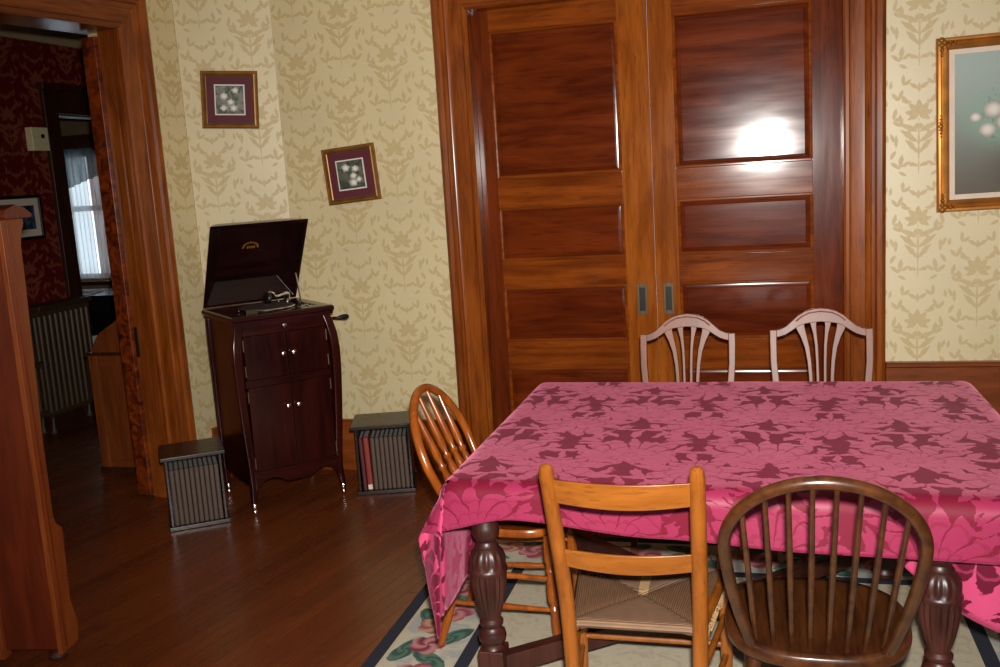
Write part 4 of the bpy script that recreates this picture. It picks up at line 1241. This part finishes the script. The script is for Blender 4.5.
ra = MB().tube([(0.172, 0.0, SZ-0.012), (FW+0.006, FB, SZ-0.012)], 0.0145, 10)
ra.build('seat_rail', M['oak'], t)
# frayed rush hanging at the worn side of the seat
rf = MB(); rr = random.Random(3)
for i in range(34):
    q = 0.18 + 0.66*rr.random(); x, y = seat_xy(1.0, -1+2*q)
    dz = 0.03 + 0.035*rr.random()
    rf.tube([(x-0.012, y, SZ-0.012), (x+0.010+0.012*rr.random(), y+0.01*(rr.random()-0.5), SZ-0.03), (x+0.006*rr.random(), y+0.03*(rr.random()-0.5), SZ-0.02-dz)], [0.0032, 0.0030, 0.0018], 6)
rf.build('frayed_rush', plain('frayed_rush', srgb(150, 116, 78), 0.7, var=0.6), t)
for s_ in (-1, 1):
    for z in (0.16, 0.29):
        MB().tube([(s_*0.168, 0, z), (s_*FW, FB, z)], 0.0095, 10).build('side_stretcher', M['oak'], t)
for z in (0.19, 0.33):
    MB().tube([(-FW, FB, z), (FW, FB, z)], 0.0095, 10).build('front_stretcher', M['oak'], t)
MB().tube([(-0.165, 0, 0.24), (0.165, 0, 0.24)], 0.0095, 10).build('rear_stretcher', M['oak'], t)

# ------------------------------------------------------------------ hoop-back chair (dark)
t = thing('hoop_back_chair', 'dark worn wooden hoop back spindle chair nearest the camera', 'chair', (0.116, 2.535, RUG))
SZ = 0.44
def seat_outline(wf, wb, d0, d1, n=40, p=2.6):
    pts = []
    for i in range(n):
        a = 2*PI*i/n; c, s = math.cos(a), math.sin(a)
        r = (abs(c)**p + abs(s)**p)**(-1/p)
        yy = r*s
        k = (yy+1)/2
        pts.append((r*c*(wb + (wf-wb)*k), d0 + (d1-d0)*k))
    return pts
def saddle_seat(ol, z1, th, dish):
    n = len(ol); mb = MB(); vs = []; fs = []
    cx = sum(p[0] for p in ol)/n; cy = sum(p[1] for p in ol)/n
    lay = [(0.90, z1-th), (0.985, z1-th+0.006), (1.0, z1-th*0.45), (0.995, z1-0.006), (0.975, z1), (0.90, z1-0.002), (0.7, z1-dish*0.55), (0.45, z1-dish), (0.2, z1-dish*0.9)]
    for k, z in lay:
        vs += [(cx+(x-cx)*k, cy+(y-cy)*k, z) for x, y in ol]
    for i in range(len(lay)-1):
        fs += [(i*n+j, i*n+(j+1) % n, (i+1)*n+(j+1) % n, (i+1)*n+j) for j in range(n)]
    fs.append(tuple(range(n))[::-1]); fs.append(tuple(range((len(lay)-1)*n, len(lay)*n)))
    return mb.add(vs, fs)
saddle_seat(seat_outline(0.235, 0.232, -0.25, 0.225, 48), SZ, 0.040, 0.012).build('seat', M['windsor'], t, smooth=60)
# hoop: flattened oval standing in the seat, leaning back
LEAN = R(30)
def hp(x, l): return (x, -0.185 - l*math.sin(LEAN) - 0.0, SZ - 0.012 + l*math.cos(LEAN))
def hoop_curve(n=56):
    pts = []
    HT, WM = 0.62, 0.214
    for i in range(n+1):
        q = i/n
        # parameter from the left foot over the top to the right foot
        a = PI*(1.245 - 1.49*q)
        x = WM*math.cos(a); l = 0.395 + 0.222*math.sin(a)
        if a > PI or a < 0:
            e = abs(math.sin(a))/math.sin(0.245*PI)
            l = 0.395 - 0.395*e**1.0
            x = math.copysign(WM*(1 - 0.26*e**1.7), math.cos(a))
        pts.append(hp(x, l))
    return pts
HCV = hoop_curve()
MB().tube(HCV, [0.0145]*len(HCV), 16).build('hoop', M['windsor'], t)
def hoop_l(x):
    best = 0
    c = x/0.214
    return 0.395 + 0.222*math.sqrt(max(0, 1-c*c))
for i in range(8):
    q = (i-3.5)/3.5
    xt = q*0.172; xb = q*0.150
    yb = -0.200 + 0.030*q*q
    top = Vector(hp(xt, hoop_l(xt)-0.006)); bot = Vector((xb, yb, SZ-0.012))
    MB().turned(bot, top, [(0, 0.0065), (0.15, 0.0072), (0.4, 0.0080), (0.7, 0.0070), (1, 0.0055)], 10).build('spindle', M['windsor'], t)
for sx, sy in ((-1, -1), (1, -1), (-1, 1), (1, 1)):
    a = Vector((sx*0.15, -0.15 if sy < 0 else 0.15, SZ-0.03)); b_ = Vector((sx*(0.215 if sy < 0 else 0.19), -0.235 if sy < 0 else 0.175, 0.0))
    MB().turned(a, b_, [(0, 0.014), (0.12, 0.018), (0.22, 0.013), (0.26, 0.019), (0.45, 0.022), (0.62, 0.018), (0.66, 0.013), (0.70, 0.017), (1, 0.011)]).build('leg', M['windsor'], t)
for sx in (-1, 1):
    MB().turned((sx*0.187, -0.197, 0.19), (sx*0.173, 0.164, 0.19), [(0, 0.008), (0.5, 0.014), (1, 0.008)], 12).build('side_stretcher', M['windsor'], t)
MB().turned((-0.180, 0, 0.19), (0.180, 0, 0.19), [(0, 0.008), (0.5, 0.014), (1, 0.008)], 12).build('cross_stretcher', M['windsor'], t)

# ------------------------------------------------------------------ bow-back chair (honey) at the left end of the table
t = thing('bow_back_chair', 'honey brown bow back chair with turned spindles at the table side', 'chair', (-0.850, 3.215, RUG), R(-90))
SZ = 0.445
saddle_seat(seat_outline(0.205, 0.185, -0.205, 0.165, 44, 3.2), SZ, 0.034, 0.010).build('seat', M['honey'], t, smooth=60)
BL = R(22)
def bp(x, l): return (x, -0.165 - l*math.sin(BL), SZ - 0.01 + l*math.cos(BL))
bcv = []
for i in range(49):
    a = PI*(1.0 - i/48)
    bcv.append((0.232*math.cos(a), 0.245 + 0.245*math.sin(a)))
bcv = [(-0.168, 0.0), (-0.195, 0.09), (-0.220, 0.17)] + bcv + [(0.220, 0.17), (0.195, 0.09), (0.168, 0.0)]
MB().tube([bp(*p) for p in bcv], [0.0155]*len(bcv), 14, flat=1.0).build('bow', M['honey'], t)
spr = [(0, 0.009), (0.10, 0.013), (0.16, 0.009), (0.19, 0.013), (0.22, 0.009), (0.30, 0.0145), (0.40, 0.0155), (0.47, 0.010), (0.50, 0.015), (0.53, 0.0095), (0.60, 0.0145), (0.75, 0.0125), (1, 0.0065)]
for i in range(4):
    q = (i-1.5)/1.5
    xt = q*0.130; xb = q*0.108
    lt = 0.245 + 0.245*math.sqrt(max(0, 1-(xt/0.232)**2)) - 0.008
    MB().turned((xb, -0.162, SZ-0.012), bp(xt, lt), spr, 12).build('spindle', M['honey'], t)
lgp = [(0, 0.013), (0.08, 0.016), (0.20, 0.019), (0.26, 0.013), (0.29, 0.018), (0.32, 0.013), (0.40, 0.019), (0.52, 0.021), (0.58, 0.014), (0.61, 0.019), (0.64, 0.014), (0.75, 0.0165), (1, 0.011)]
def lleg(sx, sy, z):
    k = 1 - z/(SZ-0.025)
    return Vector((sx*((0.165 if sy > 0 else 0.145) + 0.035*k), (0.125 + 0.03*k) if sy > 0 else (-0.15 - 0.13*k), z))
for sx, sy in ((-1, -1), (1, -1), (-1, 1), (1, 1)):
    MB().turned(lleg(sx, sy, SZ-0.025), lleg(sx, sy, 0.0), lgp).build('leg', M['honey'], t)
for sx in (-1, 1):
    for z in (0.16, 0.27):
        MB().turned(lleg(sx, -1, z), lleg(sx, 1, z), [(0, 0.007), (0.4, 0.010), (0.5, 0.0125), (0.6, 0.010), (1, 0.007)], 12).build('side_stretcher', M['honey'], t)
for z in (0.20, 0.33):
    MB().turned(lleg(-1, 1, z), lleg(1, 1, z), [(0, 0.008), (0.42, 0.010), (0.5, 0.013), (0.58, 0.010), (1, 0.008)], 12).build('front_stretcher', M['honey'], t)
MB().turned(lleg(-1, -1, 0.22), lleg(1, -1, 0.22), [(0, 0.008), (0.5, 0.012), (1, 0.008)], 12).build('rear_stretcher', M['honey'], t)

# ------------------------------------------------------------------ shield-back chairs beyond the table
def shield_chair(label, loc):
    t = thing('shield_back_chair', label, 'chair', loc, PI, 'shield back chairs behind the table')
    def bk(x, z): return (x, -0.205 - (z-0.44)*0.16, z-0.012)
    # posts: curve from the seat out to the shoulders
    for s_ in (-1, 1):
        zz = [0.0, 0.20, 0.44, 0.55, 0.65, 0.75, 0.84, 0.888]
        xx = [0.165, 0.165, 0.165, 0.168, 0.182, 0.190, 0.191, 0.190]
        pts = [(s_*x, (-0.205 - (z-0.44)*0.16) if z > 0.44 else (-0.205 - (0.44-z)*0.12), z) for x, z in zip(xx, zz)]
        MB().bar(pts, [0.034, 0.036, 0.036, 0.032, 0.030, 0.029, 0.030, 0.031], [0.03]*4+[0.024]*4, (1, 0, 0)).build('back_post', M['shield'], t, 0.004)
    outer = [(-0.203, 0.888), (-0.190, 0.898), (-0.165, 0.903), (-0.140, 0.915), (-0.115, 0.938), (-0.090, 0.962), (-0.060, 0.980), (-0.030, 0.989), (0, 0.992)]
    inner = [(-0.180, 0.868), (-0.160, 0.872), (-0.138, 0.880), (-0.118, 0.893), (-0.100, 0.906), (-0.085, 0.917), (-0.060, 0.925), (-0.03, 0.930), (0, 0.932)]
    vs = []; fs = []
    O = outer + [(-x, z) for x, z in outer[-2::-1]]; I = inner + [(-x, z) for x, z in inner[-2::-1]]
    n = len(O)
    for (xo, zo), (xi, zi) in zip(O, I):
        for (x, z, dy) in ((xo, zo, -0.011), (xo, zo, 0.011), (xi, zi, 0.011), (xi, zi, -0.011)):
            p = bk(x, z); vs.append((p[0], p[1]+dy, p[2]))
    for i in range(1, n): fs += [(4*i-4+k, 4*i-4+(k+1) % 4, 4*i+(k+1) % 4, 4*i+k) for k in range(4)]
    fs += [(0, 1, 2, 3), (4*n-4, 4*n-1, 4*n-2, 4*n-3)]
    cr = MB().add(vs, fs).build('crest_rail', M['shield'], t, 0.003)
    # carved arch line on the crest
    MB().tube([(x, bk(x, z)[1]+0.0115, z) for x, z in [(-0.098, 0.925), (-0.075, 0.945), (-0.045, 0.960), (0, 0.966), (0.045, 0.960), (0.075, 0.945), (0.098, 0.925)]], 0.003, 6).build('carved_line', M['shield'], cr)
    # fan of four ribs
    for s_ in (-1, 1):
        o_ = [(0.085, 0.930), (0.080, 0.905), (0.068, 0.870), (0.055, 0.820), (0.047, 0.760), (0.043, 0.70), (0.040, 0.60), (0.030, 0.50)]
        MB().bar([bk(s_*x, z) for x, z in o_], [0.040, 0.034, 0.025, 0.019, 0.016, 0.015, 0.015, 0.015], 0.016, (1, 0, 0)).build('splat_rib', M['shield'], t, 0.002)
        i_ = [(0.030, 0.940), (0.028, 0.915), (0.023, 0.88), (0.018, 0.83), (0.0155, 0.76), (0.0145, 0.70), (0.013, 0.60), (0.010, 0.50)]
        MB().bar([bk(s_*x, z) for x, z in i_], [0.030, 0.022, 0.015, 0.013, 0.012, 0.012, 0.012, 0.012], 0.016, (1, 0, 0)).build('splat_rib', M['shield'], t, 0.002)
    MB().bar([bk(-0.165, 0.505), bk(0.165, 0.505)], 0.02, 0.03, (0, 1, 0)).build('lower_rail', M['shield'], t, 0.003)
    MB().prism([(-0.19, -0.21), (0.19, -0.21), (0.225, 0.20), (-0.225, 0.20)], lambda x, y: (x, y, 0.375), lambda x, y: (x, y, 0.44)).build('seat_frame', M['shield'], t, 0.004)
    MB().prism([(-0.175, -0.185), (0.175, -0.185), (0.215, 0.195), (-0.215, 0.195)], lambda x, y: (x, y, 0.44), lambda x, y: (x*0.97, y*0.97, 0.475)).build('seat_cushion', M['felt'], t, 0.012)
    for s_ in (-1, 1):
        MB().bar([(s_*0.205, 0.18, 0.40), (s_*0.205, 0.18, 0.0)], [0.036, 0.024], [0.036, 0.024], (1, 0, 0)).build('front_leg', M['shield'], t, 0.003)
    return t
_c = shield_chair('shield back chair behind the table nearest the door pulls', (-0.340, 4.105, 0.0065)); _c.scale = (1.035, 1, 0.992); _c.rotation_euler = (0.025, 0, PI)
_c = shield_chair('shield back chair behind the table nearest the oil painting', (0.236, 4.105, 0.0065)); _c.scale = (1.05, 1, 1.004); _c.rotation_euler = (0.025, 0, PI)
